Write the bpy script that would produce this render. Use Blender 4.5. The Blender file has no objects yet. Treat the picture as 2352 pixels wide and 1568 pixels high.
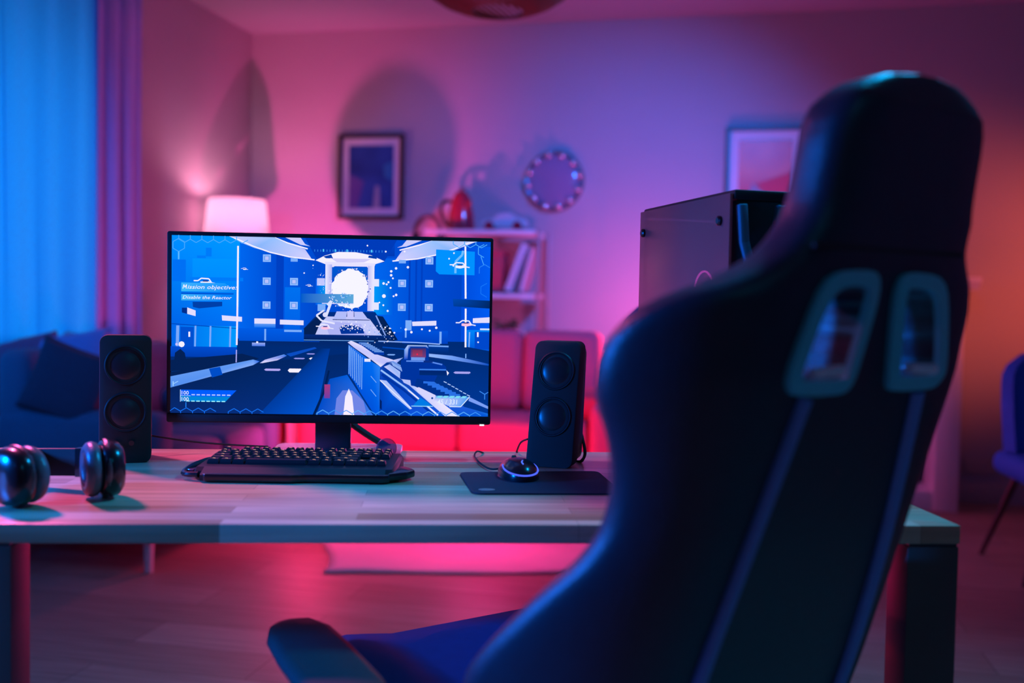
import bpy, bmesh, math, random
import numpy as np
from mathutils import Vector, Matrix, Euler
random.seed(7)
PI = math.pi
# ------------------------------------------------------------------ camera (room axes: X along back wall, Y into the room)
FPX, CAMH, PITCH, ROLL, TH = 2300.0, 1.04, math.radians(2.34), 0.018, math.radians(12)
_fw = np.array([0, math.cos(PITCH), -math.sin(PITCH)])
_r0 = np.array([1., 0, 0]); _u0 = np.cross(_r0, _fw)
_rt = _r0*math.cos(ROLL) + _u0*math.sin(ROLL); _up = np.cross(_rt, _fw)
_U = np.array([math.cos(TH), -math.sin(TH), 0]); _N = np.array([math.sin(TH), math.cos(TH), 0])
def W(c):                       # survey frame (camera heading) -> room frame
    c = np.array(c, float); return Vector((c@_U, c@_N, c[2]))
def ray(x, y): return _fw + _rt*(x-1176)/FPX - _up*(y-784)/FPX
def onz(x, y, z):
    r = ray(x, y); return W(np.array([0, 0, CAMH]) + r*((z-CAMH)/r[2]))
def onY(x, y, Y):
    r = ray(x, y); return W(np.array([0, 0, CAMH]) + r*(Y/(r@_N)))
def onX(x, y, X):
    r = ray(x, y); return W(np.array([0, 0, CAMH]) + r*(X/(r@_U)))
def ond(x, y, d):
    r = ray(x, y); return W(np.array([0, 0, CAMH]) + r*d/r[1])
scene = bpy.context.scene
COL = scene.collection
cd = bpy.data.cameras.new('camera'); cam = bpy.data.objects.new('camera', cd); COL.objects.link(cam)
cd.sensor_width = 36; cd.lens = FPX/2352*36
R3 = Matrix((W(_rt), W(_up), -W(_fw))).transposed()
cam.matrix_world = Matrix.Translation((0, 0, CAMH)) @ R3.to_4x4()
cd.dof.use_dof = True; cd.dof.focus_distance = 1.72; cd.dof.aperture_fstop = 2.0
cd.clip_start = 0.02
scene.camera = cam
vs = scene.view_settings
vs.view_transform = 'Standard'; vs.look = 'None'; vs.gamma = 1; vs.exposure = 0.0; vs.use_curve_mapping = False
world = bpy.data.worlds.new('world'); scene.world = world; world.use_nodes = True
world.node_tree.nodes['Background'].inputs[0].default_value = (0.03, 0.05, 0.12, 1)
world.node_tree.nodes['Background'].inputs[1].default_value = 0.3

def light(name, kind, loc, energy, color, target=None, size=0.1, size_y=None, spot=None, blend=0.5):
    l = bpy.data.lights.new(name, kind); l.energy = energy; l.color = color
    if kind == 'AREA':
        l.size = size
        if size_y: l.shape = 'RECTANGLE'; l.size_y = size_y
    else: l.shadow_soft_size = size
    if kind == 'SPOT': l.spot_size = math.radians(spot); l.spot_blend = blend
    o = bpy.data.objects.new(name, l); COL.objects.link(o); o.location = loc
    if target is not None:
        o.rotation_euler = (Vector(target)-Vector(loc)).to_track_quat('-Z', 'Y').to_euler()
    return o
PINK = (1.0, 0.035, 0.22); BLUE = (0.0, 0.16, 1.0); CYAN = (0.0, 0.25, 0.62); RED = (1.0, 0.07, 0.03)
light('pink_accent_light', 'SPOT', (-2.16, 4.38, .64), 185, (1, .08, .36), target=(-2.35, 5.75, 1.42), size=0.012, spot=84, blend=1.0)
light('pink_floor_light', 'POINT', (-1.84, 4.20, .42), 13, (1, .03, .16), size=0.05)
light('pink_stand_light', 'SPOT', W((-1.7, 2.6, 2.25)), 240, (1, .12, .42), target=W((-0.7, 1.6, 0.75)), size=0.12, spot=55, blend=1.0)
light('blue_stand_light', 'SPOT', W((-2.0, 1.05, 1.25)), 300, (0, .17, 1), target=W((.1, 1.25, 0.38)), size=0.15, spot=75, blend=1.0)
light('cyan_ceiling_light', 'SPOT', W((1.0, 1.9, 2.5)), 225, (0, .36, .85), target=W((0.4, 1.55, 0.7)), size=0.2, spot=105, blend=1.0)
light('blue_sofa_fill', 'SPOT', W((-1.5, .9, 1.7)), 190, (0, .20, 1), target=W((-1.95, 4.2, 1.0)), size=.1, spot=42, blend=1.0)  # extra blue spot, added to brighten the left sofa and its pillows
light('blue_ceiling_fill', 'POINT', W((1.0, 2.5, 2.12)), 5, (0, .22, 1), size=.12)  # added blue fill that tints the ceiling, not a lamp of the room
light('blue_seat_light', 'SPOT', W((-1.6, -.4, 1.7)), 170, (0, .20, 1), target=W((-.05, 1.38, .28)), size=.1, spot=24, blend=.9)
light('cyan_room_fill', 'AREA', W((.9, -1.2, 2.3)), 4, (0, .34, .7), target=W((.8, 1.0, .9)), size=.6)  # weak cyan fill added behind the camera, no real lamp there
light('pink_backwall_light', 'POINT', (-.37, 5.22, .95), 19, (1, .10, .42), size=0.08)
light('pink_low_light', 'POINT', W((-.12, 4.14, .42)), 11.5, (1, .03, .26), size=0.15)
light('blue_wall_light', 'SPOT', W((.95, 3.2, 2.45)), 330, (.0, .17, 1), target=onY(1370, 700, 5.75), size=0.12, spot=78, blend=1.0)
light('red_stand_light', 'SPOT', W((3.3, 4.0, 1.2)), 90, (1, .12, .06), target=onY(2300, 620, 5.75), size=0.15, spot=66, blend=1.0)
light('window_light', 'AREA', (-3.35, 3.1, 1.2), 24, (0.0, 0.58, 1.0), target=(-2.0, 3.1, 1.1), size=2.4, size_y=1.9)

# ------------------------------------------------------------------ materials
def srgb(r, g, b):
    f = lambda c: (c/255/12.92) if c/255 <= 0.04045 else ((c/255+0.055)/1.055)**2.4
    return (f(r), f(g), f(b), 1)
def mat(name, col, rough=0.5, metal=0.0, spec=0.5, noise=0, nscale=40, bump=0, bscale=80, coat=0, sheen=0):
    m = bpy.data.materials.new(name); m.use_nodes = True
    nt = m.node_tree; b = nt.nodes['Principled BSDF']
    c = (*col[:3], 1)
    b.inputs['Base Color'].default_value = c
    b.inputs['Roughness'].default_value = rough; b.inputs['Metallic'].default_value = metal
    b.inputs['Specular IOR Level'].default_value = spec
    b.inputs['Coat Weight'].default_value = coat; b.inputs['Sheen Weight'].default_value = sheen
    tc = nt.nodes.new('ShaderNodeTexCoord')
    if noise:
        n = nt.nodes.new('ShaderNodeTexNoise'); n.inputs['Scale'].default_value = nscale; n.inputs['Detail'].default_value = 3
        nt.links.new(tc.outputs['Object'], n.inputs['Vector'])
        mx = nt.nodes.new('ShaderNodeMix'); mx.data_type = 'RGBA'
        mx.inputs[6].default_value = tuple(x*(1-noise) for x in c[:3])+(1,)
        mx.inputs[7].default_value = tuple(min(1, x*(1+noise)) for x in c[:3])+(1,)
        nt.links.new(n.outputs['Fac'], mx.inputs[0]); nt.links.new(mx.outputs[2], b.inputs['Base Color'])
    if bump:
        n2 = nt.nodes.new('ShaderNodeTexNoise'); n2.inputs['Scale'].default_value = bscale
        nt.links.new(tc.outputs['Object'], n2.inputs['Vector'])
        bp = nt.nodes.new('ShaderNodeBump'); bp.inputs['Strength'].default_value = bump; bp.inputs['Distance'].default_value = 0.002
        nt.links.new(n2.outputs['Fac'], bp.inputs['Height']); nt.links.new(bp.outputs[0], b.inputs['Normal'])
    return m
def emis(name, col, s=1.0):
    m = bpy.data.materials.new(name); m.use_nodes = True; nt = m.node_tree
    nt.nodes.remove(nt.nodes['Principled BSDF'])
    e = nt.nodes.new('ShaderNodeEmission'); e.inputs[0].default_value = (*col[:3], 1); e.inputs[1].default_value = s
    nt.links.new(e.outputs[0], nt.nodes['Material Output'].inputs[0]); return m
def planks(name, c1, c2, length, width, rough, rot=0.0, spec=0.5, gap=0.0008, gapcol=0.4, grain=0.35):
    m = bpy.data.materials.new(name); m.use_nodes = True; nt = m.node_tree; L = nt.links.new
    b = nt.nodes['Principled BSDF']; b.inputs['Roughness'].default_value = rough; b.inputs['Specular IOR Level'].default_value = spec
    tc = nt.nodes.new('ShaderNodeTexCoord'); mp = nt.nodes.new('ShaderNodeMapping'); mp.inputs['Rotation'].default_value = (0, 0, rot)
    L(tc.outputs['Object'], mp.inputs['Vector'])
    br = nt.nodes.new('ShaderNodeTexBrick'); br.inputs['Scale'].default_value = 1
    br.inputs['Brick Width'].default_value = length; br.inputs['Row Height'].default_value = width
    br.inputs['Mortar Size'].default_value = gap; br.inputs['Bias'].default_value = 0.0
    br.offset = 0.37; br.inputs['Color1'].default_value = c1; br.inputs['Color2'].default_value = c2
    br.inputs['Mortar'].default_value = tuple(x*gapcol for x in c1[:3])+(1,)
    L(mp.outputs[0], br.inputs['Vector'])
    sc = nt.nodes.new('ShaderNodeMapping'); sc.inputs['Scale'].default_value = (1.5, 28, 28); L(mp.outputs[0], sc.inputs['Vector'])
    n = nt.nodes.new('ShaderNodeTexNoise'); n.inputs['Scale'].default_value = 2.5; n.inputs['Detail'].default_value = 6; L(sc.outputs[0], n.inputs['Vector'])
    rp = nt.nodes.new('ShaderNodeMapRange'); rp.inputs[1].default_value = 0.3; rp.inputs[2].default_value = 0.7
    rp.inputs[3].default_value = 1-grain; rp.inputs[4].default_value = 1.0; L(n.outputs['Fac'], rp.inputs[0])
    mx = nt.nodes.new('ShaderNodeMix'); mx.data_type = 'RGBA'; mx.blend_type = 'MULTIPLY'; mx.inputs[0].default_value = 1
    L(br.outputs['Color'], mx.inputs[6]); L(rp.outputs[0], mx.inputs[7]); L(mx.outputs[2], b.inputs['Base Color'])
    return m
M = {}
M['wall'] = mat('wall_paint', (.44, .42, .44), .85, noise=.03, nscale=3, bump=.15, bscale=200)
M['ceil'] = mat('ceiling_paint', (.40, .40, .44), .9, noise=.02, nscale=2)
M['floor'] = planks('laminate_floor', (.34, .25, .19, 1), (.46, .36, .28, 1), 1.25, .19, .5, rot=0.0, gap=.0015, spec=.3)
M['base'] = mat('painted_baseboard', (.5, .42, .38), .45, noise=.03)
M['white'] = mat('white_lacquer', (.75, .74, .74), .4, noise=.03, nscale=6)
M['desk'] = planks('butcher_block', (.46, .24, .13, 1), (.86, .60, .40, 1), .46, .041, .3, gap=.0003, gapcol=.6)
M['deskleg'] = mat('desk_leg_wood', (.10, .085, .07), .5, noise=.2, nscale=12)
M['blackp'] = mat('black_plastic', (.007, .009, .013), .48, noise=.1)
M['blackg'] = mat('gloss_black_plastic', (.007, .008, .012), .26, coat=.25, noise=.1)
M['blackm'] = mat('matte_black', (.015, .015, .017), .75, noise=.1, bump=.1)
M['leather'] = mat('black_leather', (.013, .028, .046), .42, noise=.15, nscale=60, bump=.35, bscale=260)
M['navy'] = mat('navy_fabric_insert', (.012, .018, .035), .7, noise=.15, nscale=90, bump=.3, bscale=500)
M['piping'] = mat('blue_piping', (.12, .26, .6), .5, noise=.1, nscale=80)
M['trim'] = mat('teal_plastic_trim', (.08, .62, .68), .4, noise=.05)
M['chrome'] = mat('chrome', (.75, .77, .8), .15, metal=1)
M['buckle'] = mat('pale_gloss_buckle', (.8, .85, .9), .25, coat=.5)
M['pctrim'] = mat('tower_trim_plastic', (.05, .26, .36), .4)
M['steel'] = mat('dark_steel', (.12, .12, .13), .4, metal=.8)
M['stand'] = mat('monitor_stand_metal', (.05, .06, .08), .35, metal=.3)
M['basepl'] = mat('brushed_base_plate', (.55, .52, .55), .3, metal=.5)
M['sofa_b'] = mat('blue_grey_sofa_fabric', (.04, .12, .20), .9, noise=.2, nscale=120, bump=.4, bscale=300, sheen=.1)
M['sofa_p'] = mat('red_sofa_fabric', (.80, .10, .16), .9, noise=.1, nscale=120, bump=.4, bscale=300)  # the fabric itself is red
M['pil_d'] = mat('dark_pillow_fabric', (.03, .045, .08), .95, noise=.2, nscale=90, bump=.4, bscale=300)
M['pil_b'] = mat('blue_pillow_fabric', (.18, .3, .6), .9, noise=.1, nscale=90, bump=.4, bscale=300)
M['pil_m'] = mat('mauve_pillow_fabric', (.22, .12, .22), .9, noise=.1, nscale=90, bump=.4, bscale=300)
M['pil_g'] = mat('grey_pillow_fabric', (.35, .35, .42), .9, noise=.1, nscale=90, bump=.4, bscale=300)
M['velvet'] = mat('blue_velvet', (.004, .15, .66), .8, noise=.12, nscale=30)
M['woodleg'] = mat('dark_wood_leg', (.05, .03, .025), .4, noise=.2)
M['lightwood'] = mat('pale_wood', (.8, .72, .72), .5, noise=.15, nscale=20)
M['rug'] = mat('pale_rug', (.78, .7, .7), .95, noise=.08, nscale=8, bump=.8, bscale=120)
M['redglz'] = mat('red_glaze', (.7, .02, .05), .2, coat=.6, noise=.05)
M['redbook'] = mat('red_card', (.65, .05, .08), .6, noise=.05)
M['paper'] = mat('pale_paper', (.75, .7, .74), .7, noise=.04)
M['creamcar'] = mat('cream_enamel', (.75, .6, .62), .35, coat=.3, noise=.03)
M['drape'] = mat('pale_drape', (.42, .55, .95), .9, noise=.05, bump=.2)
M['silver'] = mat('silver_ball', (.9, .88, .92), .12, metal=1)
M['radiator'] = mat('radiator_enamel', (.6, .58, .6), .4, noise=.02)
M['hole'] = mat('firebox_black', (.03, .035, .05), .8, noise=.2)
M['green'] = mat('dark_leaves', (.05, .09, .04), .7, noise=.3)
def glassy(name, tint, alpha_mix, rough=.05, spec=.9):
    m = bpy.data.materials.new(name); m.use_nodes = True; nt = m.node_tree; L = nt.links.new
    b = nt.nodes['Principled BSDF']; b.inputs['Base Color'].default_value = (*tint, 1); b.inputs['Roughness'].default_value = rough
    b.inputs['Specular IOR Level'].default_value = spec
    t = nt.nodes.new('ShaderNodeBsdfTransparent'); t.inputs[0].default_value = (.8, .75, .8, 1)
    mx = nt.nodes.new('ShaderNodeMixShader'); mx.inputs[0].default_value = alpha_mix
    L(t.outputs[0], mx.inputs[1]); L(b.outputs[0], mx.inputs[2]); L(mx.outputs[0], nt.nodes['Material Output'].inputs[0]); return m
def sheer(name, col, trans):
    m = bpy.data.materials.new(name); m.use_nodes = True; nt = m.node_tree; L = nt.links.new
    nt.nodes.remove(nt.nodes['Principled BSDF'])
    d = nt.nodes.new('ShaderNodeBsdfDiffuse'); d.inputs[0].default_value = (*col, 1)
    t = nt.nodes.new('ShaderNodeBsdfTranslucent'); t.inputs[0].default_value = (*col, 1)
    mx = nt.nodes.new('ShaderNodeMixShader'); mx.inputs[0].default_value = trans
    L(d.outputs[0], mx.inputs[1]); L(t.outputs[0], mx.inputs[2]); L(mx.outputs[0], nt.nodes['Material Output'].inputs[0]); return m
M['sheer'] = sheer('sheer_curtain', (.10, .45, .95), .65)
M['shade'] = sheer('lamp_shade_fabric', (.88, .86, .86), .5)
M['pcglass'] = glassy('tinted_side_glass', (.45, .12, .12), .74, .28, .35)
M['clockglass'] = glassy('clock_glass', (.5, .4, .6), .45, .08)

# ------------------------------------------------------------------ mesh helpers
class MB:
    def __init__(s): s.bm = bmesh.new()
    def _add(s, b, mx=None, mi=0):
        if mx is not None: b.transform(mx)
        for f in b.faces: f.material_index = mi
        me = bpy.data.meshes.new('t'); b.to_mesh(me); b.free(); s.bm.from_mesh(me); bpy.data.meshes.remove(me); return s
    def box(s, c, d, r=0, seg=2, mx=None, mi=0):
        b = bmesh.new(); bmesh.ops.create_cube(b, size=1)
        bmesh.ops.scale(b, vec=d, verts=b.verts)
        if r > 0: bmesh.ops.bevel(b, geom=b.edges[:], offset=min(r, min(d)*.49), segments=seg, profile=.5, affect='EDGES')
        bmesh.ops.translate(b, vec=c, verts=b.verts); return s._add(b, mx, mi)
    def cyl(s, a, c, r1, r2=None, n=20, mi=0, caps=True):
        a = Vector(a); c = Vector(c); r2 = r1 if r2 is None else r2; v = c-a
        b = bmesh.new(); bmesh.ops.create_cone(b, cap_ends=caps, segments=n, radius1=r1, radius2=r2, depth=v.length)
        return s._add(b, Matrix.Translation((a+c)/2) @ v.to_track_quat('Z', 'Y').to_matrix().to_4x4(), mi)
    def sph(s, c, r, n=20, sc=(1, 1, 1), mi=0, mx=None):
        b = bmesh.new(); bmesh.ops.create_uvsphere(b, u_segments=n, v_segments=max(8, n//2), radius=r)
        bmesh.ops.scale(b, vec=sc, verts=b.verts); bmesh.ops.translate(b, vec=c, verts=b.verts); return s._add(b, mx, mi)
    def tube(s, pts, r, n=8, mi=0, flat=1.0, closed=False):
        pts = smooth_path(pts, closed) if len(pts) > 2 else [Vector(p) for p in pts]
        rr = r if hasattr(r, '__len__') else None
        b = bmesh.new(); rings = []; N = len(pts); upv = Vector((0, 0, 1))
        for i, p in enumerate(pts):
            t = (pts[(i+1) % N if closed else min(i+1, N-1)]-pts[i-1 if (i > 0 or closed) else 0]).normalized()
            a = t.cross(upv)
            if a.length < .05: a = t.cross(Vector((0, 1, 0)))
            a.normalize(); c = a.cross(t)
            q = (rr[0]+(rr[1]-rr[0])*i/(N-1)) if rr else r
            rings.append([b.verts.new(p+a*q*math.cos(2*PI*k/n)+c*q*flat*math.sin(2*PI*k/n)) for k in range(n)])
        for i in range(N if closed else N-1):
            A, B = rings[i], rings[(i+1) % N]
            for k in range(n): b.faces.new((A[k], A[(k+1) % n], B[(k+1) % n], B[k]))
        if not closed: b.faces.new(rings[0][::-1]); b.faces.new(rings[-1])
        bmesh.ops.recalc_face_normals(b, faces=b.faces[:])
        return s._add(b, None, mi)
    def lathe(s, prof, c=(0, 0, 0), n=32, mi=0, mx=None, caps=False):
        b = bmesh.new(); rings = []
        for (r, z) in prof:
            rings.append([b.verts.new((c[0]+max(r, 1e-5)*math.cos(2*PI*k/n), c[1]+max(r, 1e-5)*math.sin(2*PI*k/n), c[2]+z)) for k in range(n)])
        for i in range(len(rings)-1):
            for k in range(n): b.faces.new((rings[i][k], rings[i][(k+1) % n], rings[i+1][(k+1) % n], rings[i+1][k]))
        if caps: b.faces.new(rings[0][::-1]); b.faces.new(rings[-1])
        bmesh.ops.recalc_face_normals(b, faces=b.faces[:])
        return s._add(b, mx, mi)
    def prism(s, poly, z0, z1, mx=None, mi=0, r=0):
        b = bmesh.new(); v0 = [b.verts.new((x, y, z0)) for x, y in poly]; v1 = [b.verts.new((x, y, z1)) for x, y in poly]
        n = len(poly); b.faces.new(v0[::-1]); b.faces.new(v1)
        for k in range(n): b.faces.new((v0[k], v0[(k+1) % n], v1[(k+1) % n], v1[k]))
        bmesh.ops.recalc_face_normals(b, faces=b.faces[:])
        if r: bmesh.ops.bevel(b, geom=b.edges[:], offset=r, segments=2, profile=.5, affect='EDGES')
        return s._add(b, mx, mi)
    def ring(s, outer, inner, z0, z1, mx=None, mi=0):       # frame between two polygons of the same count
        b = bmesh.new(); n = len(outer)
        q = [[b.verts.new((x, y, z)) for x, y in P] for P, z in ((outer, z0), (inner, z0), (inner, z1), (outer, z1))]
        for j in range(4):
            for k in range(n): b.faces.new((q[j][k], q[j][(k+1) % n], q[(j+1) % 4][(k+1) % n], q[(j+1) % 4][k]))
        bmesh.ops.recalc_face_normals(b, faces=b.faces[:])
        return s._add(b, mx, mi)
    def loft(s, rings, mi=0, caps=True, mx=None):
        b = bmesh.new(); R = [[b.verts.new(p) for p in r] for r in rings]; n = len(R[0])
        for i in range(len(R)-1):
            for k in range(n): b.faces.new((R[i][k], R[i][(k+1) % n], R[i+1][(k+1) % n], R[i+1][k]))
        if caps: b.faces.new(R[0][::-1]); b.faces.new(R[-1])
        bmesh.ops.recalc_face_normals(b, faces=b.faces[:])
        return s._add(b, mx, mi)
    def build(s, name, m, parent=None, loc=None, rot=None, smooth=True, ang=35):
        me = bpy.data.meshes.new(name); s.bm.to_mesh(me); s.bm.free()
        for x in (m if isinstance(m, (list, tuple)) else [m]): me.materials.append(x)
        if smooth:
            me.polygons.foreach_set('use_smooth', [True]*len(me.polygons)); me.set_sharp_from_angle(angle=math.radians(ang))
        o = bpy.data.objects.new(name, me); COL.objects.link(o)
        if parent: o.parent = parent
        if loc is not None: o.location = loc
        if rot is not None: o.rotation_euler = rot
        return o
def smooth_path(pts, closed=False, k=8):
    P = [Vector(p) for p in pts]; n = len(P); out = []
    g = (lambda i: P[i % n]) if closed else (lambda i: P[max(0, min(n-1, i))])
    for i in range(n if closed else n-1):
        a, b, c, d = g(i-1), g(i), g(i+1), g(i+2)
        for j in range(k):
            t = j/k
            out.append(.5*((2*b)+(c-a)*t+(2*a-5*b+4*c-d)*t*t+(3*b-a-3*c+d)*t**3))
    if not closed: out.append(P[-1])
    return out
def rrect(w, h, r, n=5, cx=0, cy=0):
    out = []
    for sx, sy, a0 in ((1, 1, 0), (-1, 1, 90), (-1, -1, 180), (1, -1, 270)):
        for i in range(n+1):
            a = math.radians(a0+90*i/n); out.append((cx+sx*(w/2-r)+r*math.cos(a), cy+sy*(h/2-r)+r*math.sin(a)))
    return out
def thing(name, label, cat, loc=(0, 0, 0), rotz=0, group=None):
    o = bpy.data.objects.new(name, None); COL.objects.link(o); o.location = loc; o.rotation_euler = (0, 0, rotz)
    o.empty_display_size = .05
    return tag(o, label, cat, group)
def tag(o, label, cat, group=None):
    o['label'] = label; o['category'] = cat
    if group: o['group'] = group
    return o
def struct(o): o['kind'] = 'structure'; return o
def lab(o, s): o['label'] = s; return o

# ------------------------------------------------------------------ room shell
YB, XL, XR, YF, ZC = 5.75, -2.89, 4.2, -2.6, 2.645
T = .12
struct(MB().box(((XL+XR)/2, (YB+YF)/2, -.05), (XR-XL+.8, YB-YF+.4, .1)).build('floor', M['floor'], smooth=False))
struct(MB().box(((XL+XR)/2, (YB+YF)/2, ZC+.05), (XR-XL+.8, YB-YF+.4, .1)).build('ceiling', M['ceil'], smooth=False))
struct(MB().box(((XL+XR)/2, YB+T/2, ZC/2), (XR-XL, T, ZC)).build('wall_back', M['wall'], smooth=False))
struct(MB().box(((XL+XR)/2, YF-T/2, ZC/2), (XR-XL, T, ZC)).build('wall_front', M['wall'], smooth=False))
struct(MB().box((XR+T/2, (YB+YF)/2, ZC/2), (T, YB-YF+2*T, ZC)).build('wall_right', M['wall'], smooth=False))
wy0, wy1, wz0, wz1 = 2.0, 4.12, .55, 2.5
w = MB()
w.box((XL-T/2, (YF-T+wy0)/2, ZC/2), (T, wy0-YF+T, ZC)); w.box((XL-T/2, (wy1+YB+T)/2, ZC/2), (T, YB+T-wy1, ZC))
w.box((XL-T/2, (wy0+wy1)/2, wz0/2), (T, wy1-wy0, wz0)); w.box((XL-T/2, (wy0+wy1)/2, (wz1+ZC)/2), (T, wy1-wy0, ZC-wz1))
struct(w.build('wall_left', M['wall'], smooth=False))
w = MB()
for y in (wy0+.03, (wy0+wy1)/2, wy1-.03): w.box((XL-.06, y, (wz0+wz1)/2), (.06, .06, wz1-wz0), .005)
for z in (wz0+.03, wz1-.03): w.box((XL-.06, (wy0+wy1)/2, z), (.06, wy1-wy0, .06), .005)
struct(w.build('window_1', M['white']))
bx1 = onY(2312, 1140, YB).x
struct(MB().box(((XL+bx1)/2, YB-.009, .055), (bx1-XL, .018, .11), .004).build('baseboard_back', M['base']))
struct(MB().box((XL+.009, (YF+YB)/2, .055), (.018, YB-YF-.04, .11), .004).build('baseboard_left', M['base']))

# ------------------------------------------------------------------ curtains
def curtain(y0, y1, amp, waves, x, z0=.02, z1=2.56, seed=0, gather=0):
    rnd = random.Random(seed); b = MB(); n = waves*14; rows = 10
    ph = [rnd.uniform(-.5, .5) for _ in range(waves+2)]; am = [rnd.uniform(.6, 1.2) for _ in range(waves+2)]
    def pt(i, j, off):
        s = i/n; k = s*waves; q = int(k); t = j/rows
        a = amp*am[q]*(1-.25*t)
        return (x+a*math.sin(2*PI*k+ph[q]*0)+off, y0+(y1-y0)*s+.012*math.sin(3*t+q), z0+(z1-z0)*t)
    bm = b.bm
    g = [[bm.verts.new(pt(i, j, 0)) for j in range(rows+1)] for i in range(n+1)]
    for i in range(n):
        for j in range(rows): bm.faces.new((g[i][j], g[i+1][j], g[i+1][j+1], g[i][j+1]))
    return b
YA = onX(0, 600, XL+.1).y; YBc = onX(218, 600, XL+.12).y; YC = onX(322, 600, XL+.1).y
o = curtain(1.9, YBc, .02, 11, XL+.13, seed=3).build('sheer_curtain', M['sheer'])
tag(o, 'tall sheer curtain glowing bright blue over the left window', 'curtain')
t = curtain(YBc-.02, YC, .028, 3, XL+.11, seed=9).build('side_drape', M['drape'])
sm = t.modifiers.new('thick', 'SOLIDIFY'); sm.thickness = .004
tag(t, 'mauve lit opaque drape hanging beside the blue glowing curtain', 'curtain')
cr = thing('curtain_rod', 'dark curtain rod along the top of the left wall', 'curtain rod', (XL+.12, (1.8+YC)/2, 2.575))
L2 = (YC-1.8)/2+.03
MB().cyl((0, -L2, 0), (0, L2, 0), .012).build('rod', M['steel'], cr)
for s in (-1, 1): MB().sph((0, s*L2, 0), .026).build('finial', M['steel'], cr)
for s in (-1, 1): MB().cyl((0, s*(L2-.03), 0), (-.12, s*(L2-.03), 0), .01).build('bracket', M['steel'], cr)

# ------------------------------------------------------------------ helpers for soft things
def cushion(w, h, d, puff=1.0, n=14, e=.38):
    """pillow in the XZ plane, w wide, h high, d thick"""
    b = MB(); bm = b.bm; F = {}; G = {}
    for i in range(n+1):
        for j in range(n+1):
            u = 2*i/n-1; v = 2*j/n-1
            px = u*(1-.06*(1-abs(v)**2)*abs(u)**3)*w/2; pz = v*(1-.06*(1-abs(u)**2)*abs(v)**3)*h/2
            t = d/2*(max(0, (1-u**4)*(1-v**4)))**e
            F[i, j] = bm.verts.new((px, -t, pz))
            G[i, j] = F[i, j] if (i in (0, n) or j in (0, n)) else bm.verts.new((px, t, pz))
    for i in range(n):
        for j in range(n):
            bm.faces.new((F[i, j], F[i+1, j], F[i+1, j+1], F[i, j+1]))
            q = (G[i, j+1], G[i+1, j+1], G[i+1, j], G[i, j])
            if len(set(q)) == 4: bm.faces.new(q)
    bmesh.ops.recalc_face_normals(bm, faces=bm.faces[:])
    return b

# ------------------------------------------------------------------ left sofa (dark blue grey), along the window wall, faces +X
SX0, SX1, SY0, SY1 = -2.71, -2.02, 3.29, 4.36
s1 = thing('sofa', 'dark blue fabric sofa under the glowing blue curtain', 'sofa', ((SX0+SX1)/2, (SY0+SY1)/2, 0))
cx, cy = (SX0+SX1)/2, (SY0+SY1)/2
hx, hy = (SX1-SX0)/2, (SY1-SY0)/2
MB().box((0, 0, .24), (2*hx-.02, 2*hy-.1, .16), .02).build('base', M['sofa_b'], s1)
for k, s in enumerate((-1, 1)):
    MB().box((0, s*(hy-.07), .36), (2*hx, .14, .48), .05, 4).build('armrest', M['sofa_b'], s1)
    MB().box((.10, s*(hy-.14)/2, .38), (2*hx-.22, hy-.15, .15), .04, 3).build('seat_cushion', M['sofa_b'], s1)
MB().box((-hx+.07, 0, .49), (.14, 2*hy-.02, .66), .05, 4).build('backrest', M['sofa_b'], s1)
for sx in (-1, 1):
    for sy in (-1, 1):
        MB().cyl((sx*(hx-.08), sy*(hy-.08), .17), (sx*(hx-.06), sy*(hy-.05), 0), .022, .014).build('leg', M['lightwood'], s1)
def pillow(name, label, w_, h_, d_, loc, rot, m, cat='pillow', grp=None):
    o = cushion(w_, h_, d_).build(name, m, loc=loc, rot=rot); return tag(o, label, cat, grp)
R = math.radians
def lowp(x, y, d): return tuple(ond(x, y, d))
pillow('throw_pillow', 'dark navy square pillow tilted on one corner on the blue sofa', .31, .29, .12, lowp(160, 882, 3.78), (R(-10), R(20), TH+R(4)), M['pil_d'])
pillow('throw_pillow', 'bright blue pillow behind the dark tilted pillow on the sofa', .34, .34, .12, lowp(166, 858, 4.02), (R(-10), R(-8), TH+R(10)), M['pil_b'])
pillow('throw_pillow', 'grey-mauve pillow farthest along the blue sofa', .34, .36, .12, lowp(212, 862, 4.25), (R(-10), R(4), TH+R(-6)), M['pil_g'])
pillow('throw_pillow', 'dull mauve pillow at the left frame edge against the sofa back', .28, .30, .11, lowp(62, 856, 3.98), (R(-10), R(-10), TH+R(30)), M['pil_m'])

# radiator on the left wall
rd = thing('radiator', 'white wall radiator behind the left speaker and monitor edge', 'radiator', (XL+.07, 4.62, .30))
MB().box((0, 0, .14), (.04, .75, .28), .008).build('panel', M['radiator'], rd)
f = MB()
for k in range(18): f.box((.03, -.35+k*.041, .14), (.02, .018, .25), .004)
f.build('fins', M['radiator'], rd)
MB().box((0, 0, .285), (.09, .76, .012), .003).build('grille', M['radiator'], rd)

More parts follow.
